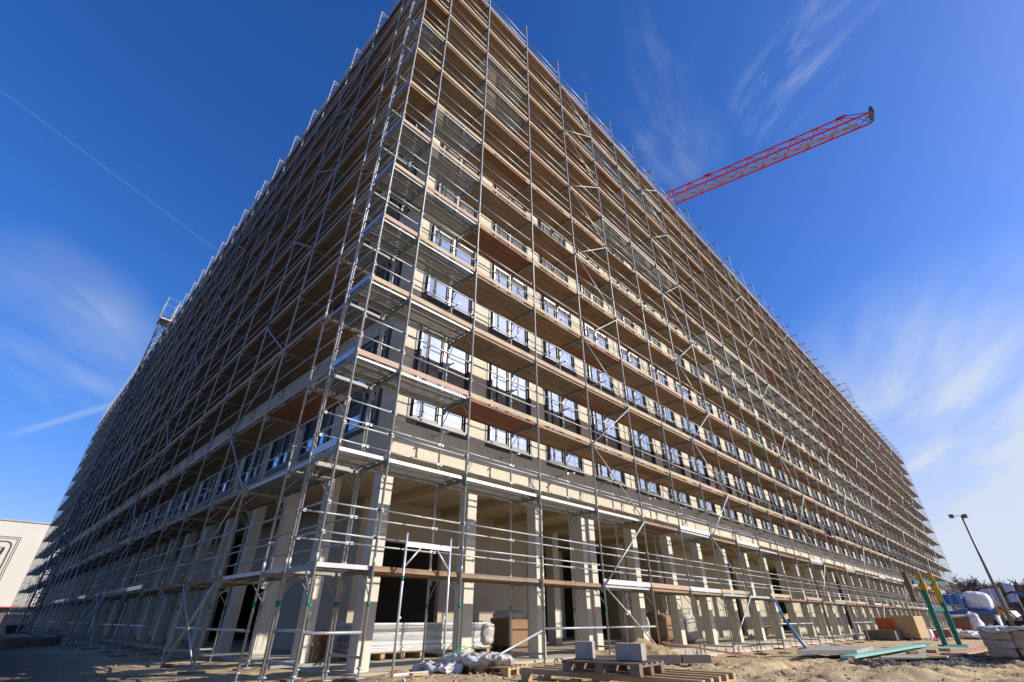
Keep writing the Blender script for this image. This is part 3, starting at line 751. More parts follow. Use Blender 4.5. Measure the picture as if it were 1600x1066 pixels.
def pallet(name, label, c, L, Wd, ang, mat, group=None, nb=5, h=0.144, bt=0.011):
    c = Vector(c); t = thing(name, label, 'pallet', c, group); rz = Matrix.Rotation(ang, 3, 'Z')
    def P(x, y, z): return c + rz @ Vector((x, y, z))
    for k in range(nb):
        y = -Wd / 2 + 0.05 + (Wd - 0.1) * k / (nb - 1); mb = MB(); rotbox(mb, P(0, y, h + bt - 0.022), (L / 2, 0.048, bt), ang); mb.build('top_board', mat, t)
    for x in (-L / 2 + 0.07, 0, L / 2 - 0.07): mb = MB(); rotbox(mb, P(x, 0, h - 0.033), (0.07, Wd / 2, 0.011), ang); mb.build('cross_board', mat, t)
    nxb = 3 if L < 1.6 else 4
    for i in range(nxb):
        for y in (-Wd / 2 + 0.06, 0, Wd / 2 - 0.06):
            x = -L / 2 + 0.075 + (L - 0.15) * i / (nxb - 1); mb = MB(); rotbox(mb, P(x, y, h / 2 - 0.011), (0.07, 0.05, h / 2 - 0.034), ang); mb.build('spacer_block', mat, t)
    for y in (-Wd / 2 + 0.06, 0, Wd / 2 - 0.06): mb = MB(); rotbox(mb, P(0, y, 0.011), (L / 2, 0.05, 0.010), ang); mb.build('skid_board', mat, t)
    return t

# loose end frame standing in front of the scaffold
ff = thing('loose_end_frame', 'single bright galvanised end frame standing loose before the second scaffold bay', 'end frame', (1.7, -0.1, 0.6))
y_ = -0.12; x0, x1 = 1.66, 2.74
for x in (x0, x1): 
    mb = MB().tube((x, y_, 0.60), (x, y_, 2.88), 0.0242, 10)
    for z in (1.0, 1.45): mb.box((x + (0.02 if x == x0 else -0.05), y_ - 0.012, z), (x + (0.05 if x == x0 else -0.02), y_ + 0.012, z + 0.035))
    mb.build('upright', galv_new, ff)
MB().bar((x0, y_, 2.68), (x1, y_, 2.68), 0.05, 0.08).build('top_transom', galv_new, ff)
MB().bar((x0 + 0.02, y_, 0.63), (x1 - 0.02, y_, 0.63), 0.03, 0.04).build('bottom_transom', galv_new, ff)
MB().tube((x0 + 0.02, y_, 2.30), (x0 + 0.34, y_, 2.64), 0.018, 6).build('knee_brace', galv_new, ff)
MB().tube((x1 - 0.02, y_, 2.30), (x1 - 0.34, y_, 2.64), 0.018, 6).build('knee_brace', galv_new, ff)
MB().tube((x0, y_, 2.05), (x0, y_, 2.14), 0.027, 10).build('tape_band', tape_g, ff)

# pallet stacks in the foreground
ANG = math.atan2(-0.95, 0.1)
pA = pallet('pallet', 'large new yellow pine pallet lowest in the foreground pile', (3.45, -3.55, 0.60), 2.85, 1.35, ANG, new_wood, None, 5, 0.144, 0.036)
pB = pallet('pallet', 'weathered dark pallet lying on the yellow one, carrying two concrete blocks', (2.95, -3.72, 0.802), 1.2, 0.8, ANG, old_wood)
zt = 0.812 + 0.146
def cblock(c, h, ang, label):
    mb = MB(); rotbox(mb, (c[0], c[1], c[2] + h[2]), h, ang); o = mb.build('concrete_block', block_m)
    bv = o.modifiers.new('bevel', 'BEVEL'); bv.width = 0.008; bv.segments = 2
    tag(o, label, 'concrete block'); return o
cblock((2.80, -3.36, zt), (0.13, 0.10, 0.105), ANG + 0.35, 'smaller pale concrete block on the left of the dark pallet')
cblock((2.98, -4.02, zt), (0.19, 0.10, 0.10), ANG + 0.12, 'longer concrete block on the right of the dark pallet')
# film covered pallet
pC = pallet('pallet', 'small pine pallet under crumpled plastic film beside the scaffold', (3.45, -0.62, 0.57), 1.2, 0.8, ANG + 0.2, new_wood)
mb_o = solid_blob('plastic_film', plastic, (3.30, -0.48, 0.80), (0.66, 0.42, 0.075), 0.09, 2.2, 4, cuts=54, ang=ANG + 0.25, flatbottom=False, cr=0.10)
tag(mb_o, 'crumpled translucent plastic film heaped on the small pallet', 'plastic film')
bm_o = solid_blob('plastic_film', plastic, (2.75, -0.05, 0.68), (0.42, 0.30, 0.09), 0.12, 2.6, 9, cuts=44, ang=ANG, flatbottom=False, cr=0.10)
tag(bm_o, 'grey folded plastic film trailing on the ground left of the small pallet', 'plastic film')
# green strap
mb = MB()
for k in range(16):
    a, b = k / 15 * 2.6, (k + 1) / 15 * 2.6
    p = lambda t: (3.0 + 0.28 * math.cos(t * 2.1) + t * .12, -0.1 - 0.2 * t * .4, 0.93 + 0.06 * math.sin(t * 3.3))
    mb.tube(p(a), p(b), 0.008, 4)
tag(mb.build('packing_strap', simple('green_strap', (0.02, 0.35, 0.12))), 'thin green packing strap curled over the plastic film', 'strap')
# kerb stones and beams on the ground
mb = MB(); mb.bar((7.2, -0.2, 0.60), (8.9, -1.6, 0.60), 0.14, 0.17); mb.bar((8.95, -1.64, 0.60), (9.5, -2.1, 0.60), 0.14, 0.17)
tag(mb.build('kerb_stone', simple('dark_kerb_stone', (0.13, 0.115, 0.105))), 'dark kerb stones laid in a row behind the yellow pallet', 'kerb stones')
mb = MB(); mb.bar((9.3, -1.3, 0.52), (11.5, -2.6, 0.46), 0.35, 0.14); tag(mb.build('timber_beam', ply_t), 'pale timber beam lying right of the dark kerb stones', 'beam')
mb = MB().bar((10.9, -0.05, 0.86), (14.6, -1.3, 0.38), 0.07, 0.05); tag(mb.build('plank', deck_r), 'reddish plank sloping from the slab edge down to the soil', 'plank')
# rubble chunks and timber bits beneath the corner standards
for (c, h, a, lab) in (((1.0, 0.35, 0.56), (0.16, 0.10, 0.05), 0.4, 'pinkish broken brick under the second standard'), ((0.55, 0.9, 0.52), (0.14, 0.12, 0.05), 1.1, 'brown broken brick left of the corner column'), ((2.1, 0.4, 0.6), (0.1, 0.06, 0.035), 0.2, 'small reddish brick fragment behind the loose frame')):
    o = solid_blob('brick', redp if 0 else deck_r, c, h, 0.02, 6, c[0] * 7, cuts=5, ang=a); tag(o, lab, 'brick')
for i, (x, y, a, L, lab) in enumerate(((5.2, -1.3, 0.4, 0.55, 'short reddish plank offcut behind the dark pallet'), (6.6, -2.6, -0.5, 0.8, 'pale lath lying right of the yellow pallet'), (1.9, -0.55, 0.1, 0.35, 'small tan plank piece by the foot of the loose frame'), (4.6, -0.4, 1.0, 0.7, 'brown board piece between film and sand heap'))):
    mb = MB(); rotbox(mb, (x, y, ground_z(x, y) + 0.035), (L / 2, 0.05, 0.014), a, 0, 0.05); tag(mb.build('plank_offcut', (deck_r, ply_t, ply_t, old_wood)[i]), lab, 'plank offcut')
def cable(name, mat, pts, r, label):
    mb = MB()
    for k in range(len(pts) - 1):
        for q in range(8):
            a = Vector(pts[k]).lerp(Vector(pts[k + 1]), q / 8); b = Vector(pts[k]).lerp(Vector(pts[k + 1]), (q + 1) / 8)
            f = lambda p: Vector((p.x + 0.06 * math.sin(p.x * 3 + p.y * 4), p.y + 0.05 * math.cos(p.x * 5), ground_z(p.x, p.y) + r + 0.015 if p.z < 0 else p.z))
            mb.tube(f(a), f(b), r, 5)
    tag(mb.build(name, mat), label, 'cable')
cable('cable', black, [(16.2, 0.1, 2.2), (17.0, -0.2, 0.9), (17.6, -0.9, -1), (18.4, -1.4, -1), (19.3, -3.3, -1)], 0.014, 'black cable hanging from the scaffold and trailing over the soil left of the blue prop')
cable('cable', simple('purple_hose', (0.25, 0.10, 0.35)), [(20.6, -1.0, -1), (21.4, -0.9, -1), (22.2, -1.4, -1), (23.0, -1.1, -1), (23.6, -1.5, -1)], 0.03, 'purple hose coiled on the soil behind the grey panel')
# sand pile
bm = bmesh.new(); bmesh.ops.create_grid(bm, x_segments=80, y_segments=60, size=1)
for v in bm.verts:
    x, y = v.co.x * 2.4, v.co.y * 1.3
    r = math.sqrt((v.co.x * 1.02) ** 2 + (v.co.y * 1.02) ** 2)
    h = max(0, 1 - r) ** 0.85
    z = h * 0.62 * (0.75 + 0.5 * noise.noise(Vector((x * 0.9, y * 0.9, 0)))) + (noise.noise(Vector((x * 3, y * 3, 2))) * 0.10 + noise.noise(Vector((x * 8, y * 8, 2))) * 0.05) * min(1, h * 4)
    v.co = Vector((x, y, z))
me = bpy.data.meshes.new('sand_pile'); bm.to_mesh(me); bm.free(); me.materials.append(sand_m)
for p in me.polygons: p.use_smooth = True
sp_ = bpy.data.objects.new('sand_pile', me); COL.objects.link(sp_); sp_.location = (9.6, 0.1, 0.42); sp_.rotation_euler.z = -0.25
tag(sp_, 'heap of yellow sand between the scaffold standards and the slab edge', 'sand pile')

# stacked sheets, bulk bags and carton inside the ground floor
t = thing('sheet_stack', 'long stack of pale metal sheets on pallets inside the ground floor', 'sheet stack', (3.4, 4.6, SLAB))
mb = MB()
for k in range(20):
    z = SLAB + 0.17 + k * 0.033; j = random.uniform(-0.05, 0.05)
    mb.box((3.35 + j, 4.25 + random.uniform(-.02, .02), z), (8.1 + j, 5.2, z + 0.029))
mb.build('sheet', sheet_m, t)
mb = MB()
for k in range(8): mb.box((3.5 + k * 0.62, 4.2, SLAB + 0.004), (3.62 + k * 0.62, 5.2, SLAB + 0.145))
mb.box((3.4, 4.2, SLAB + 0.147), (8.1, 5.2, SLAB + 0.165)); mb.build('support', new_wood, t)
o = solid_blob('film', plastic, (7.9, 4.6, SLAB + 0.52), (0.32, 0.5, 0.34), 0.06, 5, 3, t, 14)
def bulk_bag(c, s, seed, label, mat=bag_m):
    t = thing('bulk_bag', label, 'bulk bag', c)
    solid_blob('bag_body', mat, (c[0], c[1], c[2] + s * 0.5), (s * 0.48, s * 0.48, s * 0.5), 0.05, 2.5, seed, t, 14, True, 4.0)
    for a in (0.6, 2.2, 3.8, 5.3):
        mb = MB(); p0 = Vector((c[0] + math.cos(a) * s * 0.36, c[1] + math.sin(a) * s * 0.36, c[2] + s * 0.92)); mb.bar(p0, p0 + Vector((0.06, 0.02, 0.2)), 0.05, 0.012); mb.bar(p0 + Vector((0.06, 0.02, 0.2)), p0 + Vector((0.16, 0.03, 0.02)), 0.05, 0.012); mb.build('lifting_loop', plastic_w, t)
bulk_bag((16.3, 4.1, SLAB), 1.05, 3, 'brownish bulk bag left of the two standing in the shade')
bulk_bag((18.0, 4.0, SLAB), 1.15, 8, 'brown bulk bag in the middle behind the sixth column', cardb)
bulk_bag((19.4, 3.6, SLAB), 1.15, 5, 'pale bulk bag half lit at the slab edge behind the sixth column')
t = thing('carton', 'large brown carton covered with film beside the panelled inner wall', 'carton', (9.4, 4.6, SLAB))
MB().box((8.9, 4.3, SLAB + 0.15), (9.9, 5.2, SLAB + 0.95)).build('box', cardb, t)
solid_blob('film', plastic, (9.4, 4.75, SLAB + 1.02), (0.52, 0.48, 0.14), 0.08, 3, 5, t, 12)
mb = MB()
for k in range(3): mb.box((8.9, 4.3 + k * 0.38, SLAB + 0.004), (9.9, 4.42 + k * 0.38, SLAB + 0.148))
mb.build('pallet', old_wood, t)
mb = MB(); rotbox(mb, (2.9, 5.3, SLAB + 0.35), (0.5, 0.02, 0.32), 0.6); rotbox(mb, (2.75, 5.0, SLAB + 0.2), (0.45, 0.02, 0.2), 0.9)
tag(mb.build('cardboard_sheet', cardb), 'folded cardboard sheets leaning left of the metal sheet stack', 'cardboard')
mb = MB().bar((25.5, 2.6, 0.6), (33, 3.4, 1.6), 0.3, 0.25); tag(mb.build('timber_beam', ply_t), 'long yellow beam leaning behind the columns past the blue prop', 'beam')

# blue raking prop
t = thing('raking_prop', 'bright blue steel prop leaning against the scaffold', 'prop', (20.3, -1.2, 0.25))
MB().tube((20.25, -1.2, 0.28), (21.0, -0.35, 1.45), 0.055, 10).build('outer_tube', blue_l, t)
MB().tube((21.0, -0.35, 1.45), (21.32, -0.05, 2.2), 0.042, 10).build('inner_tube', blue_l, t)
mb = MB(); rotbox(mb, (20.25, -1.2, 0.27), (0.12, 0.12, 0.01), 0.3); mb.build('base_plate', grey_d, t)
# ground panels
def flat(name, label, cat, pts, z, th, mat):
    mb = MB(); n = len(pts); mb.v = [Vector((p[0], p[1], z)) for p in pts] + [Vector((p[0], p[1], z + th)) for p in pts]
    mb.face(list(range(n))[::-1]); mb.face([n + i for i in range(n)])
    for i in range(n): j = (i + 1) % n; mb.face([i, j, n + j, n + i])
    o = mb.build(name, mat); tag(o, label, cat); return o
flat('panel', 'pale grey panel lying flat on the ground near the blue prop', 'panel', [(16.6, -1.9), (18.3, -3.3), (21.8, -3.1), (20.3, -1.6)], 0.40, 0.12, ply_g)
flat('board', 'long pale teal board lying behind the gravel band', 'board', [(16.9, -3.1), (17.2, -3.45), (30.0, -3.9), (30.0, -3.3)], 0.33, 0.08, teal_l)
flat('plywood_sheet', 'greenish plywood sheet lying behind the gravel', 'plywood', [(17.8, -4.0), (18.6, -5.1), (27.5, -6.1), (28.2, -4.2)], 0.31, 0.05, simple('greenish_plywood', (0.36, 0.36, 0.24), (0.28, 0.27, 0.19), 1.0, 0.8))
flat('board', 'tan board with a red edge in front of the plywood sheet', 'board', [(18.5, -5.25), (18.9, -5.65), (29.5, -6.9), (29.5, -6.4)], 0.37, 0.05, ply_t)
MBo = MB().bar((18.45, -5.22, 0.425), (29.5, -6.38, 0.425), 0.05, 0.03); tag(MBo.build('timber_strip', redp), 'thin red strip lying along the tan board', 'strip')
for k, (x, y) in enumerate(((22.0, -4.9), (23.6, -5.1), (20.6, -4.5))):
    mb = MB(); rotbox(mb, (x, y, 0.41), (0.1, 0.16, 0.05), 0.4 * k); tag(mb.build('wood_offcut', ply_t), ('wood offcut in the middle of the plywood sheet', 'rightmost wood offcut on the plywood sheet', 'leftmost wood offcut on the plywood sheet')[k], 'wood offcut')
# bowl-like tub
bm = bmesh.new(); bmesh.ops.create_cone(bm, cap_ends=True, segments=24, radius1=0.16, radius2=0.24, depth=0.16)
bmesh.ops.delete(bm, geom=[f for f in bm.faces if f.normal.z > 0.9], context='FACES')
me = bpy.data.meshes.new('mortar_tub'); bm.to_mesh(me); bm.free(); me.materials.append(cardb); tub = bpy.data.objects.new('mortar_tub', me); COL.objects.link(tub)
tub.location = (12.4, -4.62, ground_z(12.4, -4.62) + 0.12); tub.rotation_euler = (0.25, -0.15, 0); sm = tub.modifiers.new('thick', 'SOLIDIFY'); sm.thickness = 0.012
tag(tub, 'round brown mortar tub standing on the dug soil', 'tub')

# teal trestle with yellow clamps
t = thing('steel_trestle', 'tall teal steel trestle with yellow clamps on top', 'trestle', (30.0, -4.72, 0.25))
a = Vector((29.55, -4.50, 0.3)); b = Vector((30.45, -4.95, 0.3)); up = Vector((0, 0, 1)); ax = (b - a).normalized()
for p in (a, b): 
    mb = MB().bar(p, p + up * 2.80, 0.20, 0.15); mb.build('leg', teal, t)
MB().bar(a + up * 1.55, b + up * 1.55, 0.1, 0.18).build('cross_bar', teal, t)
MB().bar(a - ax * 0.3 + up * 0.02, b + ax * 0.3 + up * 0.02, 0.3, 0.12).build('foot', teal, t)
MB().bar(a - ax * 0.55 + up * 2.72, b + ax * 0.9 + up * 2.72, 0.12, 0.16).build('top_beam', teal, t)
for off, mm in ((-0.95, old_wood), (0.05, yellow), (0.9, yellow)):
    p = a + ax * off; p.z = 0.3
    mb = MB(); mb.bar(p + up * 1.85, p + up * 3.2, 0.2, 0.12); mb.box(p + Vector((-0.14, -0.14, 2.4)), p + Vector((0.26, 0.14, 2.75))); mb.build('clamp', yellow if mm is yellow else mm, t)

# wrapped stone pallet at the right edge
t = thing('stone_pallet', 'pallet of grey stone blocks wrapped in film at the right edge', 'stone pallet', (21.0, -7.4, 0.25))
for lz in range(3):
    for ly_ in range(2):
        for lx_ in range(3):
            solid_blob('stone_block', brick_m, (20.4 + lx_ * 0.62, -7.75 + ly_ * 0.75, 0.50 + lz * 0.25), (0.32, 0.38, 0.135), 0.06, 2.6, lx_ * 3 + ly_ * 7 + lz * 11, t, 6, False, 7.0)
solid_blob('film', plastic, (21.0, -7.35, 1.15), (1.0, 0.80, 0.06), 0.07, 2.5, 8, t, 40, False, 4.0, 0.0, 0.08)
MB().box((20.0, -8.0, 0.22), (22.1, -6.6, 0.36)).build('pallet', old_wood, t)

# boxes and packs further along the sunlit side
def pack(name, label, cat, c, h, mat, ang=0.0, capmat=None, seed=1):
    t = thing(name, label, cat, (c[0], c[1], 0.25))
    mb = MB(); rotbox(mb, (c[0], c[1], c[2]), h, ang); mb.build('body', mat, t)
    if capmat: solid_blob('film', capmat, (c[0], c[1], c[2] + h[2] + 0.02), (h[0] * 1.04, h[1] * 1.04, 0.12), 0.07, 1.5, seed, t, 12, ang=ang)
    mb = MB(); rotbox(mb, (c[0], c[1], 0.30), (h[0] * 0.95, h[1] * 0.95, 0.045), ang); mb.build('pallet', old_wood, t)
    return t
pack('crate', 'tan plywood crate standing by the scaffold foot', 'crate', (40.8, -1.75, 0.98), (0.75, 0.62, 0.62), ply_t, -0.2)
pack('crate', 'orange plastic crate on the dark boards left of the plywood crate', 'crate', (40.6, -0.55, 1.15), (0.45, 0.5, 0.34), orange, -0.1)
pack('board_stack', 'low stack of dark boards under the orange crate', 'board stack', (40.2, -0.4, 0.52), (1.3, 0.9, 0.26), old_wood, -0.15)
pack('pallet_load', 'wrapped pallet load draped in white film behind the trestle', 'pallet load', (51.8, -3.55, 0.95), (0.7, 0.62, 0.62), cardb, -0.2, plastic_w, 4)
o = solid_blob('plastic_sheeting', plastic_w, (51.6, -4.35, 1.0), (0.8, 0.42, 0.75), 0.2, 1.1, 12, cuts=24, ang=0.1, cr=0.15); tag(o, 'white sheeting slumped over the wrapped pallet load', 'sheeting')
o = solid_blob('plastic_sheeting', plastic_w, (46.0, -4.4, 0.45), (1.6, 0.75, 0.18), 0.15, 1.3, 22, cuts=30, ang=0.1, cr=0.2); tag(o, 'crumpled white sheeting lying on the soil right of the trestle', 'sheeting')
pack('pallet_load', 'brown pallet load left of the white wrapped one near the lamp pole', 'pallet load', (62.5, -4.3, 1.0), (0.6, 0.5, 0.7), ply_g, -0.1)
pack('pallet_load', 'narrow white wrapped pallet load near the lamp pole', 'pallet load', (62.6, -5.15, 1.0), (0.5, 0.22, 0.7), plastic_w, -0.1)
pack('pallet_load', 'blue and white pallet load behind the sheeting', 'pallet load', (59.0, -3.3, 0.85), (0.4, 0.3, 0.5), blue_l, -0.1, plastic_w, 3)
rnd = random.Random(5)
dl = ['red and white debris bag', 'dark red bucket', 'white paint bucket', 'small brown carton', 'red plastic box', 'pale bundle of laths', 'grey cement bag', 'orange tool case']
pos = [(43.2, -2.2), (44.0, -2.7), (44.6, -2.3), (45.3, -3.0), (46.2, -3.1), (47.0, -2.6), (48.2, -3.2), (49.0, -3.3)]
mt = [plastic_w, redp, plastic_w, cardb, redp, new_wood, bag_m, orange]
for i in range(8):
    x, y = pos[i]
    if i in (1, 2):
        mb = MB(); mb.tube((x, y, 0.26), (x, y, 0.26 + 0.5), 0.2, 12, 0, 0.26); tag(mb.build('bucket', mt[i]), dl[i] + ' among the site clutter beyond the crate', 'bucket')
    else:
        o = solid_blob(('debris_bag', '', '', 'carton', 'plastic_box', 'lath_bundle', 'cement_bag', 'tool_case')[i], mt[i], (x, y, 0.25 + 0.28), (0.35 + 0.1 * rnd.random(), 0.3, 0.28), 0.04, 2, i * 3, cuts=5, square=6); tag(o, dl[i] + ' among the site clutter beyond the crate', ('bag', '', '', 'carton', 'box', 'laths', 'bag', 'tool case')[i])

# blue flatbed with a bulky white load
t = thing('lorry', 'small blue flatbed lorry loaded with a bulging white wrapped load', 'lorry', (58, -3.9, 0.25))
LA = Vector((0.07, -0.998, 0)); LB = Vector((0.998, 0.07, 0))
def Q(a, b, z): return Vector((58, -3.9, 0)) + LA * a + LB * b + Vector((0, 0, z))
def qbox(mb, a0, a1, b0, b1, z0, z1, m=0):
    mb.obox(Q((a0 + a1) / 2, (b0 + b1) / 2, (z0 + z1) / 2), LA * ((a1 - a0) / 2), LB * ((b1 - b0) / 2), Vector((0, 0, (z1 - z0) / 2)), m)
mb = MB(); qbox(mb, -1.6, 1.7, -1.8, 1.8, 1.75, 2.05); qbox(mb, -1.6, -1.5, -1.8, 1.8, 2.06, 3.0); qbox(mb, -1.49, -0.5, -1.8, -1.7, 2.5, 3.25); mb.build('flatbed', blue, t)
mb = MB(); qbox(mb, -1.1, -0.9, -1.9, -1.82, 2.06, 3.6); qbox(mb, -0.45, -0.25, -1.6, 0.4, 2.06, 3.4); mb.build('cargo_frame', blue_l, t)
mb = MB(); qbox(mb, -1.3, 1.4, -1.6, 1.6, 1.1, 1.74); mb.build('chassis', grey_d, t)
for a_ in (-1.3, 1.2):
    for b_ in (-1.3, 1.3): MB().tube(Q(a_, b_, 0.85), Q(a_ + 0.3, b_, 0.85), 0.55, 14).build('wheel', black, t)
solid_blob('wrapped_load', plastic_w, Q(0.75, 0, 2.75), (1.2, 0.92, 0.72), 0.12, 1.0, 3, t, 24, True, 3.5, 0.05, 0.05)
# articulated lift and dark site vehicles
t = thing('boom_lift', 'blue articulated boom lift with a black knuckle at the far right', 'boom lift', (84.2, -8.5, 0.25))
B = lambda a, z: Vector((84.2, -8.5, 0)) + Vector((0.1, -0.995, 0)) * a + Vector((0, 0, z))
MB().bar(B(-2.8, 3.9), B(-1.8, 4.25), 0.22, 0.22).build('jib_arm', black, t)
MB().bar(B(-1.8, 4.2), B(1.8, 2.9), 0.3, 0.35).build('boom', blue, t)
MB().bar(B(1.8, 2.9), B(0.8, 1.3), 0.3, 0.3).build('lower_boom', blue, t)
mb = MB(); mb.obox(B(0.5, 1.05), Vector((0.5, -0.86, 0)) * 1.6, Vector((0.86, 0.5, 0)) * 1.0, Vector((0, 0, 0.45))); mb.build('chassis', navy, t)
for a_ in (-0.6, 1.6): MB().tube(B(a_, 0.6) - Vector((0.86, 0.5, 0)) * 1.2, B(a_, 0.6) - Vector((0.86, 0.5, 0)) * 0.8, 0.42, 12).build('wheel', black, t)
def car(name, label, cat, c, L, Hh, mat, ang, group=None):
    t = thing(name, label, cat, (c[0], c[1], 0.25), group); rz = Matrix.Rotation(ang, 3, 'Z'); c = Vector((c[0], c[1], 0.25))
    prof = [(-L / 2, 0.35), (-L / 2, 0.85), (-L / 2 * 0.62, 0.95), (-L / 2 * 0.35, Hh), (L / 2 * 0.55, Hh), (L / 2 * 0.9, 0.95), (L / 2, 0.8), (L / 2, 0.35)]
    mb = MB(); n = len(prof)
    for s in (-0.85, 0.85):
        for (x, z) in prof: mb.v.append(c + rz @ Vector((x, s, z)))
    mb.face([i for i in range(n)]); mb.face([n + i for i in range(n)][::-1])
    for i in range(n): j = (i + 1) % n; mb.face([j, i, n + i, n + j])
    mb.build('body', mat, t)
    mb = MB(); q = lambda x, y, z: c + rz @ Vector((x, y, z))
    for s in (-0.862, 0.862): k = len(mb.v); mb.v += [q(-L * 0.27, s, 1.0), q(-L * 0.17, s, Hh - 0.08), q(L * 0.26, s, Hh - 0.08), q(L * 0.38, s, 1.0)]; mb.face([k, k + 1, k + 2, k + 3])
    mb.build('side_window', glass, t)
    for x in (-L * 0.32, L * 0.32):
        for s in (-0.87, 0.87): MB().tube(q(x, s - 0.08, 0.33), q(x, s + 0.08, 0.33), 0.33, 12).build('wheel', black, t)
    return t
car('parked_van', 'dark van parked below the banner poles', 'van', (92, -4.9), 4.8, 2.1, navy, 1.25)
car('parked_car', 'dark car parked beside the van at the far right', 'car', (88, -7.6), 4.2, 1.5, black, 1.2)
# yellow formwork trestles far away
for i, (x, y) in enumerate(((71.0, -4.7), (71.3, -5.5))):
    t = thing('yellow_formwork', ('left yellow formwork frame behind the brown pallet load', 'right yellow formwork frame beside the lamp pole')[i], 'formwork', (x, y, 0.25))
    for s in (-0.3, 0.05, 0.35): MB().bar((x + s * .1, y - s, 1.7), (x + s * .1, y - s, 2.7), 0.09, 0.09).build('post', yellow, t)
    MB().bar((x, y + .32, 2.15), (x, y - .38, 2.15), 0.08, 0.22).build('crossbeam', yellow, t)
    for s in (-0.25, 0.3): MB().bar((x + s * .1, y - s, 0.25), (x + s * .1, y - s, 1.7), 0.08, 0.08).build('leg', teal, t)
# banners on poles
for i, (u, x, y, hh) in enumerate(((0, 91.0, -4.35, 4.95), (1, 91.0, -5.35, 5.0), (2, 91.2, -6.75, 5.5))):
    t = thing('banner_pole', ('leftmost', 'middle', 'rightmost')[i] + ' of the three pale banners on poles before the wood', 'banner', (x, y, 0.25), 'banners on poles before the wood')
    MB().tube((x, y, 0.25), (x, y, hh), 0.07, 8, 0, 0.045).build('pole', grey_l, t)
    mb = MB(); nn = 10
    for a_ in range(nn + 1):
        for b_ in range(2):
            w_ = 0.08 * math.sin(a_ * 0.9 + i); mb.v.append(Vector((x - 0.05 - b_ * 0.2 + w_, y + b_ * 0.85 + 0.05, hh - 0.1 - a_ * 0.21)))
    for a_ in range(nn): mb.face([a_ * 2, a_ * 2 + 1, a_ * 2 + 3, a_ * 2 + 2])
    o = mb.build('banner', flag_m, t); s_ = o.modifiers.new('thick', 'SOLIDIFY'); s_.thickness = 0.01
# site fence at far right
t = thing('site_fence', 'dark temporary fence across the far end of the site', 'fence', (95, -8, 0.2))
for k in range(12):
    a_ = Vector((96 + 0.6 * k, 2 - 3.4 * k, 0.25)); b_ = a_ + Vector((0.58, -3.3, 0))
    mb = MB()
    for z in (0.1, 1.0, 1.95): mb.tube(a_ + up * z, b_ + up * z, 0.03, 4)
    for q in range(9): p = a_.lerp(b_, q / 8); mb.tube(p, p + up * 1.95, 0.018, 4)
    mb.build('fence_panel', grey_d, t)

# ------------------------------------------------------------------ wood on the horizon and bare trees
def tree_geo(mb, base, h, w, rnd, ntw=260, m_tw=0, m_bk=1):
    base = Vector(base); mb.tube(base, base + Vector((0, 0, h * 0.55)), h * 0.018, 6, m_bk, h * 0.009)
    tips = []
    for k in range(9):
        a = rnd.random() * 6.28; z0 = h * rnd.uniform(0.25, 0.6); L = w * rnd.uniform(0.5, 0.95)
        p = base + Vector((0, 0, z0)); q = p + Vector((math.cos(a) * L * 0.6, math.sin(a) * L * 0.6, h * rnd.uniform(0.18, 0.42))); mb.tube(p, q, h * 0.008, 4, m_bk, h * 0.003); tips.append((p, q))
    for k in range(ntw):
        p, q = rnd.choice(tips); o = p.lerp(q, rnd.uniform(0.35, 1.0)); d = Vector((rnd.gauss(0, 1), rnd.gauss(0, 1), rnd.gauss(0.7, 0.8))).normalized()
        L = h * rnd.uniform(0.07, 0.2); e = o + d * L; s = d.cross(Vector((rnd.random(), rnd.random(), rnd.random()))).normalized() * h * rnd.uniform(0.004, 0.010)
        k0 = len(mb.v); mb.v += [o - s, o + s, e]; mb.face([k0, k0 + 1, k0 + 2], m_tw)
        o2 = o.lerp(e, 0.5); e2 = o2 + (d + Vector((rnd.gauss(0, .7), rnd.gauss(0, .7), rnd.gauss(0, .5)))).normalized() * L * 0.7
        k0 = len(mb.v); mb.v += [o2 - s, o2 + s, e2]; mb.face([k0, k0 + 1, k0 + 2], m_tw)
rnd = random.Random(3)
mb = MB()
for k in range(230):
    x = rnd.uniform(165, 225); y = rnd.uniform(-75, 48)
    h = rnd.uniform(9.6, 11.8) * (x / 185) * (0.92 + 0.12 * math.sin(y * 0.12)) - (1.5 if y < -12 else 0)
    tree_geo(mb, (x, y, 0.2), h, h * 0.42, rnd, 380)
# understorey that closes the wood near the ground
for k in range(16000):
    x = rnd.uniform(163, 200); y = rnd.uniform(-78, 50); z = rnd.uniform(0, 8.3); d = Vector((rnd.gauss(0, .5), rnd.gauss(0, 1), rnd.gauss(0.6, 0.8))).normalized() * rnd.uniform(0.8, 2.4)
    s = Vector((0, rnd.uniform(0.10, 0.35), rnd.uniform(-.2, .2))); k0 = len(mb.v); o = Vector((x, y, z)); mb.v += [o - s, o + s, o + d]; mb.face([k0, k0 + 1, k0 + 2], 0)
tag(mb.build('forest', [twig_m, bark_m]), 'leafless brown wood along the horizon at the right', 'wood', kind='stuff')
for i, (x, y, h, lab) in enumerate(((158, -3.5, 9.9, 'bare tree with its crown rising over the wood behind the middle banner'), (150, 4.6, 8.6, 'bare tree rising over the wood left of the lamp pole'))):
    t = thing('bare_tree', lab, 'tree', (x, y, 0.2)); m1 = MB(); tree_geo(m1, (x, y, 0.2), h, h * 0.4, random.Random(40 + i), 200)
    tw = MB(); bk = MB()
    for fi, (f_, m_) in enumerate(zip(m1.f, m1.m)):
        dst = tw if m_ == 0 else bk; k0 = len(dst.v); dst.v += [m1.v[q] for q in f_]; dst.face(list(range(k0, k0 + len(f_))))
    tw.build('crown', twig_m, t); bk.build('trunk', bark_m, t)

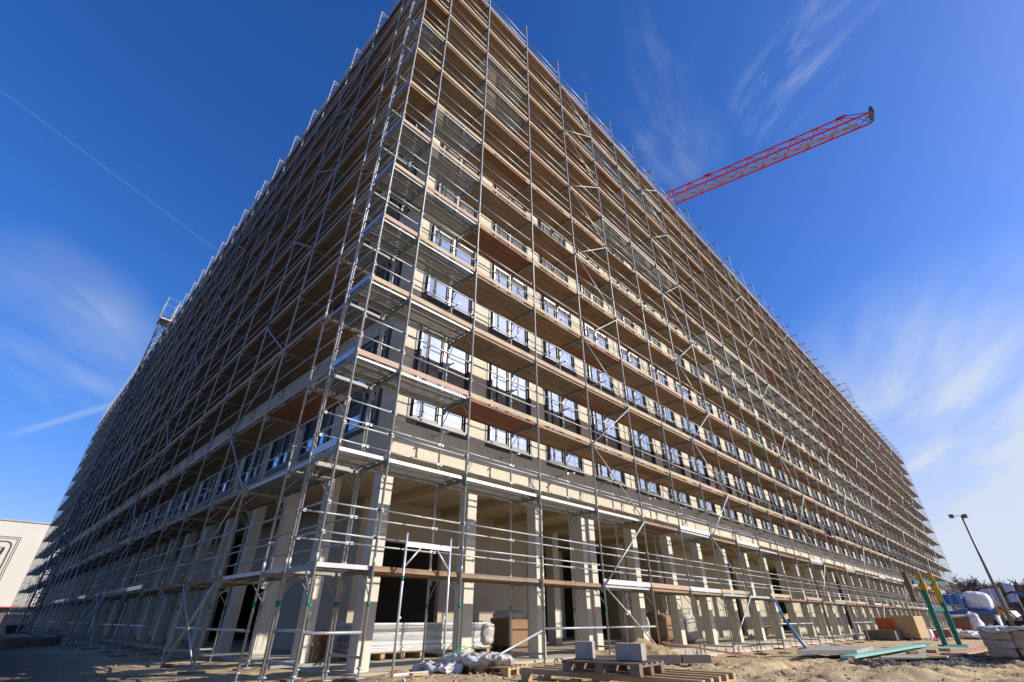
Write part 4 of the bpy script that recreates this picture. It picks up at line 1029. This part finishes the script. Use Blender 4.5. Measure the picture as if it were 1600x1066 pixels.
# ------------------------------------------------------------------ left background
hall = thing('warehouse', 'large cream corrugated warehouse with a framed sign behind the shaded scaffold', 'warehouse', (-20, 130, 0))
hall.rotation_euler = (0, 0, 0)
mb = MB(); mb.box((-75, 130, 3.25), (40, 190, 17.85)); mb.build('cladding', hall_m, hall)
mb = MB(); mb.box((-75.1, 129.8, 17.85), (40.1, 190, 18.1)); mb.build('roof_edge', grey_l, hall)
MB().box((-75.1, 129.7, 3.08), (40.1, 190, 3.22)).build('canopy', redp, hall)
mb = MB(); mb.box((-74, 131, 0.1), (39, 189, 3.0)); mb.build('plinth_wall', grey_d, hall)
wc = Coll('dock_post', grey_l, hall)
for k in range(40): wc.add((-40 + 2 * k, 130, 1), lambda m, k=k: m.box((-40 + 2 * k, 130.8, 0.2), (-39.85 + 2 * k, 130.98, 2.99)))
wc.done()
# framed sign
sg = MB()
def rr(x0, x1, z0, z1, r, w, mm):
    pts = []
    for (cx, cz, a0) in ((x1 - r, z1 - r, 0), (x0 + r, z1 - r, 90), (x0 + r, z0 + r, 180), (x1 - r, z0 + r, 270)):
        for q in range(6): a = R(a0 + 18 * q); pts.append(Vector((cx + r * math.cos(a), 129.93, cz + r * math.sin(a))))
    for i in range(len(pts)): mm.bar(pts[i], pts[(i + 1) % len(pts)], 0.06, w, 0, Vector((0, 1, 0)).cross((pts[(i + 1) % len(pts)] - pts[i]).normalized()))
rr(-26.0, -2.15, 6.4, 14.2, 0.9, 0.2, sg); sg.build('sign_frame', simple('maroon_line', (0.16, 0.07, 0.06)), hall)
sg = MB(); rr(-26.8, -1.65, 5.6, 14.75, 0.1, 0.06, sg); rr(-27.1, -1.35, 5.3, 15.05, 0.1, 0.06, sg); sg.build('sign_border', grey_d, hall)
def text(body, loc, size, mat, parent):
    cu = bpy.data.curves.new('t', 'FONT'); cu.body = body; cu.size = size; cu.extrude = 0.03; cu.align_x = 'RIGHT'; cu.offset = 0.02
    to = bpy.data.objects.new('t', cu); COL.objects.link(to); bpy.context.view_layer.update()
    me = bpy.data.meshes.new_from_object(to.evaluated_get(bpy.context.evaluated_depsgraph_get())); bpy.data.objects.remove(to); bpy.data.curves.remove(cu)
    me.transform(Matrix.Rotation(R(90), 4, 'X')); me.materials.clear(); me.materials.append(mat)
    o = bpy.data.objects.new('lettering', me); COL.objects.link(o); o.parent = parent; o.location = Vector(loc) - parent_loc(parent); return o
text('T!', (-2.7, 129.9, 11.2), 2.9, frame_dk, hall)
MB().box((-24, 129.85, 10.3), (-2.9, 129.95, 10.6)).build('lettering', frame_dk, hall)
# rust-red containers below the warehouse
for i, (x, y) in enumerate(((2.0, 100.5), (7.4, 101.5))):
    t = thing('shipping_container', ('rust red container at the left edge', 'rust red container seen through the scaffold')[i], 'container', (x, y, 0.3))
    mb = MB(); mb.box((x - 1.5, y, 0.35), (x + 1.5, y + 2.4, 1.9)); mb.build('body', simple('container_rust_%d' % i, (0.42, 0.13, 0.06)), t)
    mb = MB()
    for k in range(10): mb.box((x - 1.45 + k * 0.29, y - 0.05, 0.45), (x - 1.33 + k * 0.29, y - 0.002, 1.8))
    mb.build('corrugation', simple('container_rib_%d' % i, (0.50, 0.17, 0.08)), t)
# clutter in the shade along the left scaffold
rnd = random.Random(9)
labs = ['low timber stack in the shade at the left edge', 'dark skip in the shade behind the timber stack', 'dark board stack near the left scaffold foot']
t = thing('timber_stack', labs[0], 'timber stack', (-3.6, 28, 0.35))
for q in range(4): MB().box((-6.5, 27 + q * 0.35, 0.5), (-2.4 + 0.2 * q, 27.3 + q * 0.35, 0.72)).build('timber', ply_t, t)
MB().box((-6.0, 26.9, 0.36), (-5.8, 28.5, 0.495)).build('bearer', old_wood, t); MB().box((-3.2, 26.9, 0.36), (-3.0, 28.5, 0.495)).build('bearer', old_wood, t)
t = thing('skip', labs[1], 'skip', (-1.4, 48, 0.35)); mb = MB()
c = [(-1.1, 46.6, 0.4), (-0.45, 46.6, 0.4), (-0.45, 47.6, 0.4), (-1.1, 47.6, 0.4), (-1.3, 46.5, 0.95), (-0.3, 46.5, 0.95), (-0.3, 47.7, 0.95), (-1.3, 47.7, 0.95)]
mb.v = [Vector(p) for p in c]
for q in ((3, 2, 1, 0), (0, 1, 5, 4), (1, 2, 6, 5), (2, 3, 7, 6), (3, 0, 4, 7)): mb.face(list(q))
mb.build('body', black, t); MB().bar((-1.3, 46.5, 0.95), (-0.3, 46.5, 0.95), 0.06, 0.06).build('rim', navy, t)
o = solid_blob('board_stack', old_wood, (-1.6, 22, 0.55), (1.1, 0.5, 0.22), 0.06, 1.5, 4, cuts=8, square=8, ang=0.4); tag(o, labs[2], 'board stack')
# bundle of scaffold tubes leaning on the left scaffold
tb = thing('tube_bundle', 'fan of scaffold tubes leaning against the shaded scaffold', 'tube bundle', (-0.5, 19, 0.4))
for k in range(4):
    MB().tube((-0.45 - 0.1 * k, 18.2 + 0.42 * k, 0.42), (-0.06, 17.4 + 0.22 * k, 3.0 - 0.25 * (k % 3)), 0.026, 6).build('tube', galv_dull, tb)
